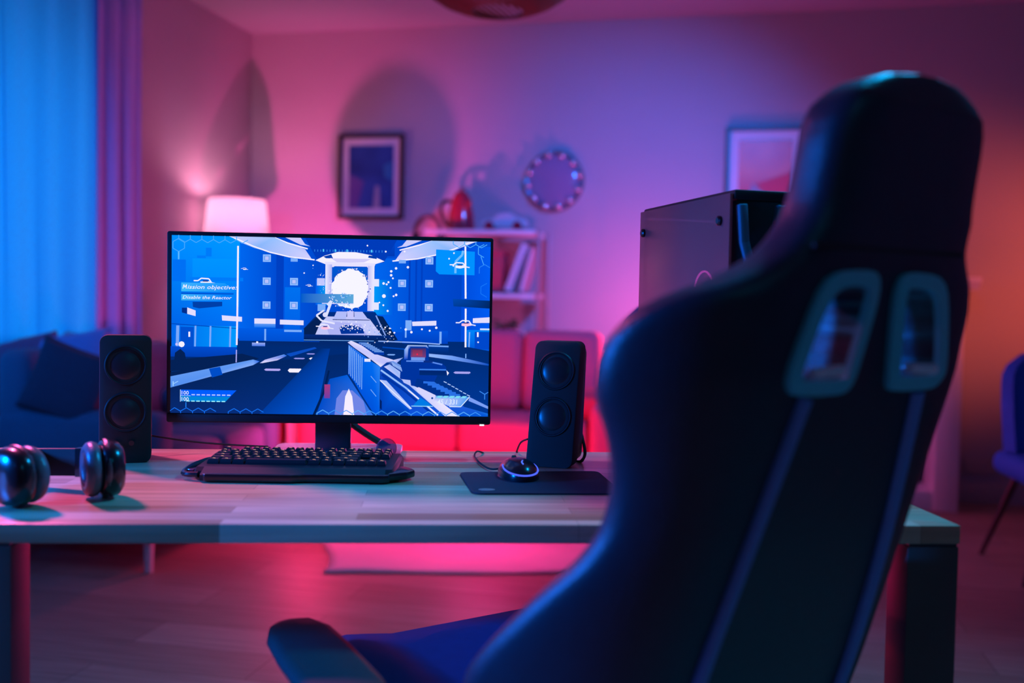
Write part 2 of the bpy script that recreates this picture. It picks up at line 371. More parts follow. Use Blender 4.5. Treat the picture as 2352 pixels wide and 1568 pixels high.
# ------------------------------------------------------------------ floor lamp in the corner
LX, LY = -2.66, 5.13
zt = ond(540, 456, 5.5).z; zb = zt-.26
fl = thing('floor_lamp', 'lit pinkish white lamp with tapered drum shade in the left corner', 'lamp', (LX, LY, 0))
MB().lathe([(0, 0), (.13, 0), (.13, .012), (.03, .025), (0, .025)]).build('base', M['steel'], fl)
MB().cyl((0, 0, .02), (0, 0, zb+.05), .011).build('pole', M['steel'], fl)
sh = MB().lathe([(.185, zb), (.180, zb+.02), (.158, zt-.02), (.153, zt), (.151, zt-.004), (.155, zt-.02), (.177, zb+.02), (.182, zb)]).build('lamp_shade', M['shade'], fl)
bl = MB().sph((0, 0, (zt+zb)/2), .035).build('bulb', emis('bulb_glow', (1, .55, .55), 14), fl)
MB().box((0, 0, zb+.06), (.3, .006, .006)).box((0, 0, zb+.06), (.006, .3, .006)).build('spider', M['steel'], fl)
light('lamp_bulb_light', 'POINT', (LX-.03, LY, (zt+zb)/2+.06), 7, (1, .34, .52), size=.045)

# nightstand
ns = thing('nightstand', 'small open white cube shelf between blue sofa and pink sofa', 'nightstand', (-2.21, 4.66, 0))
MB().box((0, 0, .502), (.34, .34, .025), .004).build('top', M['white'], ns)
MB().box((0, 0, .08), (.34, .34, .025), .004).build('bottom_shelf', M['white'], ns)
MB().box((0, 0, .30), (.30, .33, .02), .003).build('middle_shelf', M['white'], ns)
for s in (-1, 1): MB().box((s*.16, 0, .245), (.022, .34, .49), .004).build('side_panel', M['white'], ns)
MB().box((0, .165, .28), (.31, .01, .42)).build('back_panel', M['white'], ns)
for a, b_, wd in ((-.09, .02, .05), (-.03, .0, .04), (.05, .01, .06)):
    o = MB().box((0, 0, .08), (wd*.7, .2, .16), .006).build('book', M['redbook'] if a > -.05 else M['paper'], loc=(-2.21+a, 4.66+b_, .311))
    tag(o, {-.09: 'pale book leftmost inside the small white cube shelf', -.03: 'thin red book in the middle of the white cube shelf', .05: 'thick red book rightmost inside the small white cube shelf'}[a], 'book', 'books in the cube shelf')

gl = thing('shadow_globe', 'unseen round globe behind the monitor, added to cast a round wall shadow', 'lamp', (-2.115, 4.73, .5145))  # hidden ball on a stem, added to throw the round shadow on the back wall
MB().lathe([(0, 0), (.05, 0), (.05, .012), (.012, .02), (.008, .34), (0, .34)]).build('stem', M['steel'], gl)
MB().sph((0, 0, .425), .098, 28).build('globe', M['radiator'], gl)

# ------------------------------------------------------------------ pink lit sofa
PX0, PX1, PY0, PY1 = -2.0, -.43, 4.45, 5.27
zs = onY(1200, 786, 5.15).z
s2 = thing('sofa', 'red three-back-cushion sofa under pink light behind the monitor', 'sofa', ((PX0+PX1)/2, (PY0+PY1)/2, 0))
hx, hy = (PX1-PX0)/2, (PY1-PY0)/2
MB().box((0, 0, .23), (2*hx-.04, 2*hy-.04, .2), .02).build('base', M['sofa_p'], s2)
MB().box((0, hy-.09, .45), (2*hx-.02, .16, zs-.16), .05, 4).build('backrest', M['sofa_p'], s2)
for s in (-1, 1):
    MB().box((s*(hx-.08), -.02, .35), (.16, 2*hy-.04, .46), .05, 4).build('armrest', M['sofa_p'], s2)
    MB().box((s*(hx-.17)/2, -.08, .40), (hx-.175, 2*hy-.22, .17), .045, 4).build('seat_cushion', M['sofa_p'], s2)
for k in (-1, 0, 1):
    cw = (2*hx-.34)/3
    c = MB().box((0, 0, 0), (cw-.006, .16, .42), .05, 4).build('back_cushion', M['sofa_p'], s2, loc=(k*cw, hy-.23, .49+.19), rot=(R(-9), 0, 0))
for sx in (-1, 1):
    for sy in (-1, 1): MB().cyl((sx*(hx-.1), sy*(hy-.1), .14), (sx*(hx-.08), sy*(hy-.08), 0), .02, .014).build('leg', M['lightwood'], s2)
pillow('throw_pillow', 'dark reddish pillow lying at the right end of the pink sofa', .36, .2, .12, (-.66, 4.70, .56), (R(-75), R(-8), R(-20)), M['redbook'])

# ------------------------------------------------------------------ bookshelf
BX0, BX1, BY0, BY1 = -1.66, -1.0, 5.36, 5.66
z1 = onY(1120, 527, BY0).z; z2 = onY(1180, 674, BY0).z
bs = thing('bookshelf', 'narrow metal frame shelf with pale boards against the back wall', 'shelf', ((BX0+BX1)/2, (BY0+BY1)/2, 0))
bw, bd = (BX1-BX0)/2, (BY1-BY0)/2
for sx in (-1, 1):
    for sy in (-1, 1): MB().box((sx*bw, sy*bd, z1/2), (.022, .022, z1+.01), .003).build('post', mat('post', (.45, .3, .32), .4, metal=.3), bs)
for z in (z1, z2, z2-(z1-z2)*1.0, z2-(z1-z2)*2.0):
    MB().box((-.01, 0, z-.014), (2*bw-.03, 2*bd+.01, .028), .004).build('shelf_board', M['white'], bs)
# things on the shelf
hp = thing('headphones', 'dark headphones hooked over the left end of the top shelf board', 'headphones', (-1.63, 5.38, z1-.04))
MB().tube([(-.075, 0, -.03), (-.078, 0, .05), (-.04, 0, .105), (.02, 0, .11), (.06, 0, .07), (.07, 0, .0)], .011).build('headband', M['woodleg'], hp)
for x in (-.075, .07): MB().cyl((x-.015, 0, -.01), (x+.02, 0, -.01), .032, .035).build('ear_cup', M['blackm'], hp)
vz = z1
kt = thing('kettle', 'glossy red kettle with dark handle on the top shelf', 'kettle', (-1.475, 5.5, vz))
MB().lathe([(0, 0), (.076, 0), (.079, .02), (.070, .10), (.055, .17), (.042, .205), (0, .21)]).build('body', M['redglz'], kt)
MB().lathe([(0, .205), (.039, .207), (.027, .222), (.010, .228), (.012, .243), (0, .248)]).build('lid', M['redglz'], kt)
MB().tube([(-.06, 0, .17), (-.11, 0, .16), (-.115, 0, .09), (-.08, 0, .03)], .011).build('handle', M['blackm'], kt)
MB().tube([(.045, -.04, .13), (.06, -.06, .15), (.07, -.075, .17)], (.014, .008)).build('spout', M['redglz'], kt)
tcx = onY(1160, 510, 5.48)
tc = thing('toy_car', 'pale pink vintage model car on the right of the top shelf', 'toy car', (tcx.x, 5.48, z1))
prof = [(-.125, .02), (-.13, .045), (-.11, .06), (-.06, .066), (-.03, .095), (.03, .10), (.07, .075), (.12, .06), (.13, .04), (.125, .02)]
mxr = Matrix.Rotation(PI/2, 4, 'X')
MB().prism(prof, -.045, .045, mx=mxr, r=.006).build('body', M['creamcar'], tc)
for x in (-.08, .08):
    for y in (-.046, .046): MB().cyl((x, y-.008, .026), (x, y+.008, .026), .026).build('wheel', M['redglz'], tc)
# leaning books and a red box on the second shelf
def book(name, label, c, wd, dp, ht, lean, m, grp='books leaning on the second shelf'):
    o = thing(name, label, 'book', c, 0, grp); o.rotation_euler = (0, lean, 0)
    MB().box((0, 0, ht/2), (wd, dp, ht), .003).build('cover', m, o); MB().box((0, -.004, ht/2), (wd*.75, dp-.004, ht*.97)).build('pages', M['paper'], o); return o
bxr = onY(1165, 672, 5.45).x
hh = z1-z2-.028
book('book', 'large pale book leaning to the right on the second shelf', (bxr+.01, 5.49, z2+.014), .035, .2, hh*.86, R(20), M['paper'])
book('book', 'slim lilac book leaning next to the right shelf post', (bxr+.085, 5.50, z2+.010), .022, .2, hh*.80, R(15), M['pil_g'])
rb = thing('storage_box', 'bright red square box on the second shelf behind the books', 'box', (-1.31, 5.50, z2))
MB().box((0, 0, .11), (.2, .2, .22), .006).build('body', M['redbook'], rb); MB().box((0, 0, .225), (.21, .21, .03), .005).build('lid', M['redbook'], rb)
z3 = z2-(z1-z2)
pl = thing('potted_plant', 'small dark leafy plant in a red pot on the third shelf', 'plant', (-1.2, 5.5, z3))
MB().lathe([(0, 0), (.045, 0), (.06, .09), (.052, .09), (.05, .08), (0, .08)]).build('pot', M['redglz'], pl)
f = MB()
for k in range(26):
    a = k*2.4; r_ = .03+.05*random.random(); h_ = .1+.1*random.random()
    p = Vector((r_*math.cos(a), r_*math.sin(a), h_))
    f.sph((0, 0, 0), .03, 8, (1, .45, .2), mx=Matrix.Translation(p) @ Euler((random.uniform(-1, 1), random.uniform(-1, 1), a)).to_matrix().to_4x4())
f.build('foliage', M['green'], pl)

# ------------------------------------------------------------------ pictures
def art(name, base, top, blobs):
    m = bpy.data.materials.new(name); m.use_nodes = True; nt = m.node_tree; L = nt.links.new; b = nt.nodes['Principled BSDF']
    b.inputs['Roughness'].default_value = .35
    tc_ = nt.nodes.new('ShaderNodeTexCoord'); n = nt.nodes.new('ShaderNodeTexNoise'); n.inputs['Scale'].default_value = 5; n.inputs['Detail'].default_value = 1
    L(tc_.outputs['Object'], n.inputs['Vector'])
    cr_ = nt.nodes.new('ShaderNodeValToRGB'); cr_.color_ramp.elements[0].color = base; cr_.color_ramp.elements[1].color = top
    cr_.color_ramp.elements[0].position = .35; cr_.color_ramp.elements[1].position = .65
    L(n.outputs['Fac'], cr_.inputs[0]); L(cr_.outputs[0], b.inputs['Base Color']); return m
def picture(label, x0, y0, x1, y1, margin, artm, extra):
    A = onY(x0, y0, YB-.02); B = onY(x1, y1, YB-.02)
    w_, h_ = B.x-A.x, A.z-B.z; fwid = .022
    p = thing('picture_frame', label, 'picture', ((A.x+B.x)/2, YB-.012, (A.z+B.z)/2))
    mx = Matrix.Rotation(PI/2, 4, 'X')
    MB().ring([(-w_/2, -h_/2), (w_/2, -h_/2), (w_/2, h_/2), (-w_/2, h_/2)], [(-w_/2+fwid, -h_/2+fwid), (w_/2-fwid, -h_/2+fwid), (w_/2-fwid, h_/2-fwid), (-w_/2+fwid, h_/2-fwid)], -.01, .022, mx=mx).build('frame', M['woodleg'], p, smooth=False)
    MB().box((0, 0, 0), (w_-fwid*1.6, .006, h_-fwid*1.6)).build('mat_board', M['paper'], p)
    pr = MB().box((0, -.006, 0), (w_-2*margin, .004, h_-2*margin)).build('print', artm, p)
    for poly, m in extra:
        MB().prism([(u*(w_/2-margin), v*(h_/2-margin)) for u, v in poly], .009, .011, mx=mx).build('printed_shape', m, pr, smooth=False)
    return p
picture('framed blue print in a thin dark frame left of the round clock', 779, 310, 926, 503, .065, art('print_blue', (.01, .04, .2, 1), (.03, .10, .35, 1), 0),
        [([(.1, -1), (.42, -1), (.38, -.3), (.2, -.28)], M['pil_g']), ([(.55, .35), (.98, .5), (.98, -.15), (.6, 0)], mat('print_teal', (.02, .2, .4), .5)), ([(-.98, -1), (-.6, -1), (-.3, -.15), (-.98, .1)], mat('print_mauve', (.15, .08, .3), .5))])
picture('framed red-orange print in dark frame above the computer tower', 1667, 292, 1848, 535, .075, art('print_red', (.75, .10, .07, 1), (.6, .03, .06, 1), 0),
        [([(-.85, -.75), (-.45, -.1), (.35, -.6), (.2, -1), (-.7, -1)], M['pil_g']), ([(-.3, -.1), (.98, .2), (.98, -.9), (.5, -.65)], mat('print_crimson', (.7, .01, .06), .5))])

# ------------------------------------------------------------------ round clock
cc = onY(1272, 415, YB-.04)
ck = thing('wall_clock', 'round glass-faced clock with shiny silver balls around its rim', 'clock', (cc.x, YB-.001, cc.z))
mx = Matrix.Rotation(PI/2, 4, 'X')
rc = .172
MB().lathe([(0, 0), (rc*.9, 0), (rc*.9, .012), (0, .012)], n=48, mx=mx).build('face', mat('clock_face', (.5, .42, .62), .3, noise=.1), ck)
rim_ = MB().lathe([(rc, 0), (rc*1.02, .02), (rc*.98, .04), (rc*.88, .035), (rc*.86, .012), (rc, 0)], n=48, mx=mx).build('rim', mat('clock_rim', (.35, .3, .4), .2, metal=.8), ck)
MB().lathe([(0, .055), (rc*.4, .05), (rc*.7, .042), (rc*.87, .03), (rc*.87, .026), (rc*.7, .038), (rc*.4, .046), (0, .051)], n=48, mx=mx).build('glass', M['clockglass'], ck)
for k in range(12):
    a = k*PI/6+.2
    MB().sph((rc*.86*math.cos(a), -.045, rc*.86*math.sin(a)), .019, 14).build('rim_ball', M['silver'], rim_)
for a, l_, w_ in ((R(-110), .10, .008), (R(75), .075, .010)):
    MB().box((l_/2-.01, 0, 0), (l_, .003, w_), .001).build('hand', M['paper'], ck, loc=(0, -.022, 0), rot=(0, -a, 0))

# ------------------------------------------------------------------ fireplace
fx1 = onz(2200, 1178, 0)
FX1, FYf = fx1.x, fx1.y; FX0 = FX1-1.15
mz = onY(2230, 655, FYf).z
fp = thing('fireplace', 'pale fireplace surround with dark opening behind the gaming chair', 'fireplace', ((FX0+FX1)/2, (FYf+YB)/2, 0))
hw_, hd = (FX1-FX0)/2, (YB-FYf)/2-.002
for s in (-1, 1): MB().box((s*(hw_-.06), 0, mz/2), (.12, 2*hd, mz), .006).build('pilaster', M['white'], fp)
MB().box((0, 0, .05), (2*hw_-.02, 2*hd-.01, .10), .005).build('hearth', M['white'], fp)
MB().box((0, 0, (mz+.82)/2), (2*hw_-.2, 2*hd-.01, mz-.82), .005).build('frieze', M['white'], fp)
MB().box((0, hd-.02, .46), (2*hw_-.22, .03, .75)).build('firebox', M['hole'], fp)
m_ = MB().prism([(-hd-.01, 0), (-hd-.05, .035), (-hd-.06, .035), (-hd-.06, .06), (hd, .06), (hd, 0)], -hw_-.06, hw_+.06, mx=Matrix.Translation((0, 0, mz-.02)) @ Matrix(((0, 0, 1, 0), (1, 0, 0, 0), (0, 1, 0, 0), (0, 0, 0, 1))))
m_.build('mantel_shelf', M['white'], fp, smooth=False)
# outlet
ol = onY(2252, 1071, YB)
ou = thing('power_outlet', 'double wall socket above the baseboard at the right', 'socket', (ol.x, YB, ol.z))
MB().box((0, -.006, 0), (.16, .012, .082), .004).build('plate', M['base'], ou)
for s in (-1, 1): MB().lathe([(0, 0), (.026, 0), (.026, .004), (.02, .004), (.019, .001), (0, .001)], mx=Matrix.Translation((s*.037, -.012, 0)) @ mx).build('socket', M['base'], ou)

# ------------------------------------------------------------------ pendant lamp
pc = ond(1142, 40, 4.2)
a_, b_ = .35, .2
pz = pc.z+b_+.015
pn = thing('pendant_lamp', 'brown woven pendant ceiling lamp cut by the top frame edge', 'lamp', (pc.x, pc.y, ZC))
dz = pz-ZC
sl = MB()
NS = 64
for k in range(NS):
    a = 2*PI*k/NS; P_ = []
    for j in range(12):
        ph = R(-72+j*12.5); rr_ = a_*math.cos(ph); tw = a+.5*ph
        P_.append((rr_*math.cos(tw), rr_*math.sin(tw), dz+b_*math.sin(ph)))
    for q in range(len(P_)-1): sl.cyl(P_[q], P_[q+1], .006, n=4, caps=False)
sl.build('woven_shade', mat('rattan', (.22, .09, .05), .5, noise=.2), pn)
MB().lathe([(a_*.30, dz-b_*.955), (a_*.33, dz-b_*.95), (a_*.33, dz-b_*.93), (a_*.30, dz-b_*.93), (a_*.30, dz-b_*.955)]).build('bottom_ring', M['woodleg'], pn)
MB().lathe([(0, dz-.11), (.05, dz-.10), (.066, dz-.05), (.05, dz+.01), (.025, dz+.05), (.02, dz+.09)]).build('bulb', mat('frosted_bulb', (.85, .82, .86), .3), pn)
MB().cyl((0, 0, dz+.08), (0, 0, 0), .006).build('cord', M['blackm'], pn)
MB().lathe([(0, -.03), (.05, -.03), (.055, -.001), (0, -.001)]).build('canopy', M['steel'], pn)

# ------------------------------------------------------------------ rug
rc_ = onz(742, 1318, 0); rotr = TH+R(3)
rg = MB(); bm = rg.bm; nx, ny = 48, 30; RW, RD = 1.62, 1.0
gr = [[None]*(ny+1) for _ in range(nx+1)]
for i in range(nx+1):
    for j in range(ny+1):
        u, v = i/nx, j/ny
        x = u*RW+.02*math.sin(v*9)*(1-u)-(.10*v*(1-u)); y = v*RD+.008*math.sin(u*14)
        z = .011+.0025*math.sin(u*11+v*5)+.0018*math.sin(u*25-v*9)
        if i in (0, nx) or j in (0, ny): z = .007
        gr[i][j] = bm.verts.new((x, y, z))
for i in range(nx):
    for j in range(ny): bm.faces.new((gr[i][j], gr[i+1][j], gr[i+1][j+1], gr[i][j+1]))
o = rg.build('rug', M['rug'], loc=(rc_.x, rc_.y, .0), rot=(0, 0, rotr)); o.modifiers.new('s', 'SOLIDIFY').thickness = .004
tag(o, 'pale fleecy rug lit pink on the wooden floor beyond the desk', 'rug')

# ------------------------------------------------------------------ blue velvet chairs
def shell_chair(label, loc, rotz, top=.86, wid=.5, arms=False):
    c = thing('velvet_chair', label, 'chair', loc, rotz, None)
    MB().box((0, 0, .405), (wid, .48, .10), .045, 5).build('seat', M['velvet'], c)
    rows = []
    for j in range(14):
        t_ = j/13; z = .46+(top-.46)*t_; ring_ = []
        span = R(78)*(1-.25*t_**3) if arms else R(62)*(1-.2*t_**3)
        rad = wid*.5*(1-.10*t_*0)
        if t_ > .8: span *= math.sqrt(max(.05, 1-((t_-.8)/.2)**2*.75))
        n = 15; lean = .10*t_
        o_ = []; i_ = []
        for k in range(n):
            a = -span+2*span*k/(n-1)
            x = rad*math.sin(a)*1.02; y = .02+rad*math.cos(a)*.9+lean
            zz = z-(.22*(abs(a)/R(78))**2*t_ if arms else .05*(abs(a)/R(62))**2*t_)
            o_.append((x*1.03, y+.015, zz)); i_.append((x*.90, y-.045, zz))
        rows.append(o_+i_[::-1])
    bk = MB().loft(rows).build('backrest', M['velvet'], c, ang=70)
    for sx in (-1, 1):
        for sy in (-1, 1):
            MB().cyl((sx*(wid/2-.10), sy*.15, .41), (sx*(wid/2+.02), sy*.25, 0), .019, .009).build('leg', M['woodleg'], c)
    return c
lf = onz(2276, 1350, 0)
cpos = W((2.24, 3.93, 0))
shell_chair('blue velvet chair with dark tapered legs at the right frame edge', (cpos.x, cpos.y, 0), TH+R(-8))
cp2 = ond(1655, 700, 2.75)
shell_chair('blue velvet chair with tall back half hidden behind the computer tower', (cp2.x, cp2.y, 0), TH+R(10), top=1.055, wid=.5)

# ------------------------------------------------------------------ desk
DZ = .75; DA = R(4.05)
dloc = W((-.22, 1.585, 0))
dk = thing('desk', 'pale butcher-block desk on dark legs across the foreground', 'desk', dloc, TH+DA)
# desk local x axis along its length; survey positions -> local
def dloc2(c):                     # survey point -> desk local
    v = W((c[0], c[1], c[2] if len(c) > 2 else 0))-dloc; a = -(TH+DA)
    return Vector((v.x*math.cos(a)-v.y*math.sin(a), v.x*math.sin(a)+v.y*math.cos(a), v.z))
fr = dloc2((.605, 1.329, 0)); bk = dloc2((.193, 1.931, 0))
dx1, dy0, dy1 = fr.x, fr.y, bk.y; dx0 = -1.0
MB().box(((dx0+dx1)/2, (dy0+dy1)/2, DZ-.0125), (dx1-dx0, dy1-dy0, .025), .0015, 2).build('desktop', M['desk'], dk, ang=30)
lfx = dloc2((-.624, 1.262, 0)).x-.036
for lx, ly in ((dx1-.036, dy0+.031), (dx1-.036, dy1-.035), (lfx, dy0+.031), (dx0+.05, dy1-.035)):
    lg_ = MB().box((lx, ly, (DZ-.029)/2), (.07, .06, DZ-.029), .0015).build('leg', M['deskleg'], dk)
    MB().box((lx, ly, DZ-.027), (.066, .055, .0035)).build('leg_plate', M['steel'], lg_)
MB().box(((dx0+dx1)/2+.1, dy1-.06, DZ-.05), (dx1-dx0-.5, .02, .045)).build('rear_rail', M['deskleg'], dk)

# ------------------------------------------------------------------ monitor
MD = 1.775; ML = ond(390, 756, MD); MR_ = ond(1134, 757, MD)
mc = ond(762, 756, MD)
mw = .568; mh = mw*437/744/math.cos(0.02)
mon = thing('monitor', 'wide black monitor showing a blue space shooter game', 'monitor', (mc.x, mc.y, DZ), TH+R(4.3))
zc = mc.z-DZ
k_ = mw/745
def mxp(x, y):                    # photo point on the screen face -> monitor local x,z
    return ((x-761.5)*k_*(1+(x-761.5)*1.5e-5), (756-y)*k_*(1+(x-761.5)*3.2e-5)+zc)
mroll = R(-.35)
MB().prism(rrect(mw, mh, .004), -.008, .030, mx=Matrix.Translation((0, 0, zc)) @ Matrix.Rotation(PI/2, 4, 'X') @ Matrix.Scale(-1, 4, (0, 0, 1)), r=.001).build('housing', M['blackp'], mon)
MB().box((0, .045, zc), (mw*.72, .03, mh*.7), .014, 3).build('rear_bulge', M['blackp'], mon)
MB().box((0, -.009, zc-mh/2+.009), (mw-.004, .004, .014), .001).build('chin', M['blackp'], mon)
MB().box((0, .045, zc*.5-.01), (.064, .018, zc-.02), .003).build('stand_neck', M['stand'], mon)
MB().prism(rrect(.235, .17, .02), .0005, .0105, mx=Matrix.Translation((.006, .055, 0)), r=.0015).build('stand_base', M['basepl'], mon)
MB().box((mxp(1112, 0)[0], -.0095, zc-mh/2-.0003), (.008, .003, .0022)).build('power_light', emis('power_led', (.9, .9, 1), 1.6), mon)

# ---- screen image as one emissive mesh
verts = []; faces = []; cols = []
sy = [-.0092]
def P(pts, col, col2=None):
    """polygon in photo points; col one colour or list per vertex"""
    sy[0] -= .000012
    n0 = len(verts)
    cl = col if isinstance(col, list) else [col]*len(pts)
    for (x, y), c in zip(pts, cl):
        x = min(max(x, 398), 1125.5); yt = 544+.0065*(x-398); yb = 954.5-.0035*(x-398); y = min(max(y, yt), yb)
        X, Z = mxp(x, y); verts.append((X, sy[0], Z)); cols.append(srgb(*c))
    faces.append(list(range(n0, n0+len(pts))))
def Q(x0, y0, x1, y1, c, cb=None):
    P([(x0, y0), (x1, y0), (x1, y1), (x0, y1)], [c, c, cb or c, cb or c])
def QH(x0, y0, x1, y1, c, cr): P([(x0, y0), (x1, y0), (x1, y1), (x0, y1)], [c, cr, cr, c])
def LN(pts, w, c, w2=None):
    for i in range(len(pts)-1):
        (ax, ay), (bx, by) = pts[i], pts[i+1]; dx, dy = bx-ax, by-ay; l = math.hypot(dx, dy) or 1; nx_, ny_ = -dy/l*w/2, dx/l*w/2
        e = (w2/w if w2 else 1)
        P([(ax+nx_, ay+ny_), (bx+nx_*e, by+ny_*e), (bx-nx_*e, by-ny_*e), (ax-nx_, ay-ny_)], c)
def DOT(x, y, r, c, n=8, sx=1): P([(x+r*sx*math.cos(2*PI*k/n), y+r*math.sin(2*PI*k/n)) for k in range(n)], c)
def ARC(cx_, cy_, rx, ry, a0, a1, w, c, n=16): LN([(cx_+rx*math.cos(R(a0+(a1-a0)*k/n)), cy_+ry*math.sin(R(a0+(a1-a0)*k/n))) for k in range(n+1)], w, c)
WH = (240, 235, 255); LV = (190, 195, 250); LB = (120, 170, 245); B1 = (0, 140, 252); B2 = (0, 105, 238); B3 = (0, 75, 208); B4 = (0, 58, 170); DK = (0, 42, 115); DD = (4, 32, 84); CY = (0, 160, 235)
Q(398, 540, 1126, 780, B3, B3)
Q(398, 780, 1126, 956, DK, (0, 50, 130))
P([(398, 540), (552, 540), (552, 780), (398, 780)], [B1, (0, 150, 255), B2, (0, 90, 225)])
QH(552, 560, 640, 790, (0, 100, 235), (0, 72, 205)); QH(640, 560, 735, 790, (0, 88, 225), (0, 70, 200))
Q(635, 560, 652, 790, (0, 62, 190)); Q(655, 660, 690, 780, (0, 110, 235), (0, 90, 225))
QH(860, 590, 960, 760, (0, 100, 235), B3); QH(960, 560, 1060, 780, B3, (0, 66, 195)); QH(1060, 560, 1126, 780, (0, 74, 215), (0, 90, 238))
for x in (940, 955, 968): LN([(x, 590), (x, 740)], 4, (0, 62, 188))
Q(725, 540, 905, 585, (0, 70, 205), (0, 55, 175)); P([(700, 545), (910, 546), (880, 600), (730, 600)], (0, 58, 182))
QH(725, 640, 755, 700, (0, 90, 230), CY); QH(858, 640, 905, 720, (0, 150, 245), (0, 85, 222))
# darker panels left
for q in ((475, 572, 488, 592), (455, 590, 475, 596), (440, 640, 560, 648)): Q(*q, (0, 120, 245))
Q(445, 597, 545, 640, (0, 145, 252), (0, 138, 250)); Q(400, 600, 430, 650, (0, 110, 240))
# ceiling rings
for sgn in (-1, 1):
    X = lambda x: x if sgn < 0 else 1622-x
    pts = []
    P([(X(530), 543), (X(632), 543), (X(700), 572), (X(716), 595), (X(640), 585), (X(585), 571), (X(550), 557)], [LV, (150, 190, 250), (185, 190, 248), (210, 205, 250), (150, 180, 245), (130, 175, 245), LV])
    LN([(X(528), 543), (X(548), 552), (X(580), 566), (X(620), 580), (X(665), 590), (X(722), 596)], 3, WH)
    LN([(X(632), 545), (X(660), 558), (X(706), 571)], 3, WH)
    P([(X(655), 544), (X(690), 544), (X(700), 560), (X(712), 565), (X(690), 562)], (200, 200, 250))
for x in list(range(722, 885, 7)): LN([(x, 572), (x, 577)], 1.2, (60, 150, 240))
for x in (742, 769, 796, 852): Q(x-1.5, 571, x+1.5, 577, (80, 200, 250))
# white reactor frame
P([(724, 597), (745, 586), (775, 577), (815, 577), (850, 583), (882, 597), (860, 604), (850, 608), (760, 608), (745, 605)], WH)
P([(760, 592), (852, 592), (835, 600), (775, 602)], (205, 200, 245)); P([(742, 588), (760, 583), (764, 592), (748, 592)], (0, 60, 170)); P([(846, 584), (864, 586), (864, 592), (844, 589)], (0, 60, 170))
P([(745, 600), (862, 602), (858, 612), (845, 616), (842, 610), (768, 610), (760, 616), (748, 610)], (225, 220, 250))
QH(747, 606, 762, 674, (232, 228, 252), (170, 175, 240)); QH(844, 608, 859, 712, (185, 185, 242), (235, 232, 252))
Q(762, 612, 844, 640, (0, 85, 205), (0, 80, 200))
for y in (638, 692): Q(856, y, 870, y+17, (225, 225, 250)); 
Q(728, 638, 746, 655, LV); Q(730, 698, 748, 714, LB)
rr = random.Random(4); pts = []
for k in range(44):
    a = 2*PI*k/44; r_ = 43*(1+rr.uniform(-.05, .05)); pts.append((804+r_*math.cos(a)*.98, 662+r_*1.06*math.sin(a)))
P(pts, (242, 240, 252))
for k in range(90):
    a = rr.uniform(0, 2*PI); r_ = 43*rr.uniform(.94, 1.12); DOT(804+r_*math.cos(a), 662+r_*1.06*math.sin(a), rr.uniform(.5, 1.6), (240, 240, 255) if rr.random() < .6 else (60, 80, 190), 6)
QH(692, 674, 812, 695, (0, 90, 200), (90, 165, 215)); Q(740, 695, 812, 697, (210, 205, 250))
for k in range(70): DOT(rr.uniform(755, 805), rr.uniform(672, 702), rr.uniform(.6, 1.8), rr.choice([(150, 200, 250), WH, (60, 140, 230)]), 6)
# white squares
for x in (614, 676, 923, 985):
    for y in (594, 647, 702):
        if y == 594 and x in (676, 923): Q(x-8, y-1, x+8, y+7, LB); continue
        c = (140, 185, 250); Q(x-9, y-8.5, x+9, y+8.5, c); Q(x-6, y-5.5, x+6, y+5.5, (100, 150, 235)); Q(x-4, y-4, x+4, y+4, (180, 190, 248))
# tower/pyramid below the core
P([(735, 716), (862, 714), (908, 782), (672, 784)], [(0, 45, 130), (0, 45, 130), DD, DD])
P([(752, 726), (838, 726), (850, 731), (880, 770), (718, 770), (735, 745)], (190, 195, 245))
P([(774, 714), (798, 714), (795, 732), (766, 732)], (175, 185, 245)); Q(798, 713, 813, 730, (195, 195, 248)); P([(814, 714), (833, 714), (846, 731), (815, 732)], (180, 188, 246))
LN([(765, 733), (850, 733)], 1.6, (0, 40, 120))
P([(748, 742), (770, 738), (830, 742), (838, 758), (845, 768), (758, 770)], (170, 175, 240))
P([(780, 752), (790, 745), (820, 746), (835, 754), (838, 764), (785, 766)], (0, 50, 150))
for k in range(60): DOT(rr.gauss(808, 16), rr.gauss(750, 5), rr.uniform(.6, 1.6), WH, 6)
P([(862, 722), (880, 724), (915, 778), (890, 782)], DD); LN([(864, 722), (890, 775)], 3, (130, 160, 235))
P([(672, 782), (735, 722), (742, 730), (720, 782)], DD)
Q(690, 768, 905, 782, (2, 40, 120), DD); LN([(692, 781), (860, 781)], 1.4, (110, 170, 245)); Q(690, 772, 699, 781, LB)
LN([(745, 712), (728, 724), (740, 736), (770, 742)], 4, (225, 225, 252)); DOT(748, 722, 6, (215, 215, 250)); LN([(753, 700), (762, 690), (750, 725)], 6, (215, 220, 252))
# drones
def drone(x, y, s, red=False):
    LN([(x-24*s, y-4*s), (x-14*s, y-4*s), (x-6*s, y-10*s), (x+12*s, y-9*s), (x+18*s, y)], 3*s, WH)
    P([(x-8*s, y-2*s), (x+14*s, y-3*s), (x+20*s, y+3*s), (x+4*s, y+6*s), (x-8*s, y+4*s)], (255, 190, 220) if red else (235, 235, 255)); LN([(x+14*s, y), (x+30*s, y+3*s)], 3*s, (225, 225, 250))
    Q(x-2*s, y-5*s, x+10*s, y-2*s, (40, 40, 120))
drone(472, 652, .95); drone(745, 752, .75, True); drone(1068, 739, .85, True); drone(563, 620, .3); drone(710, 656, .3)
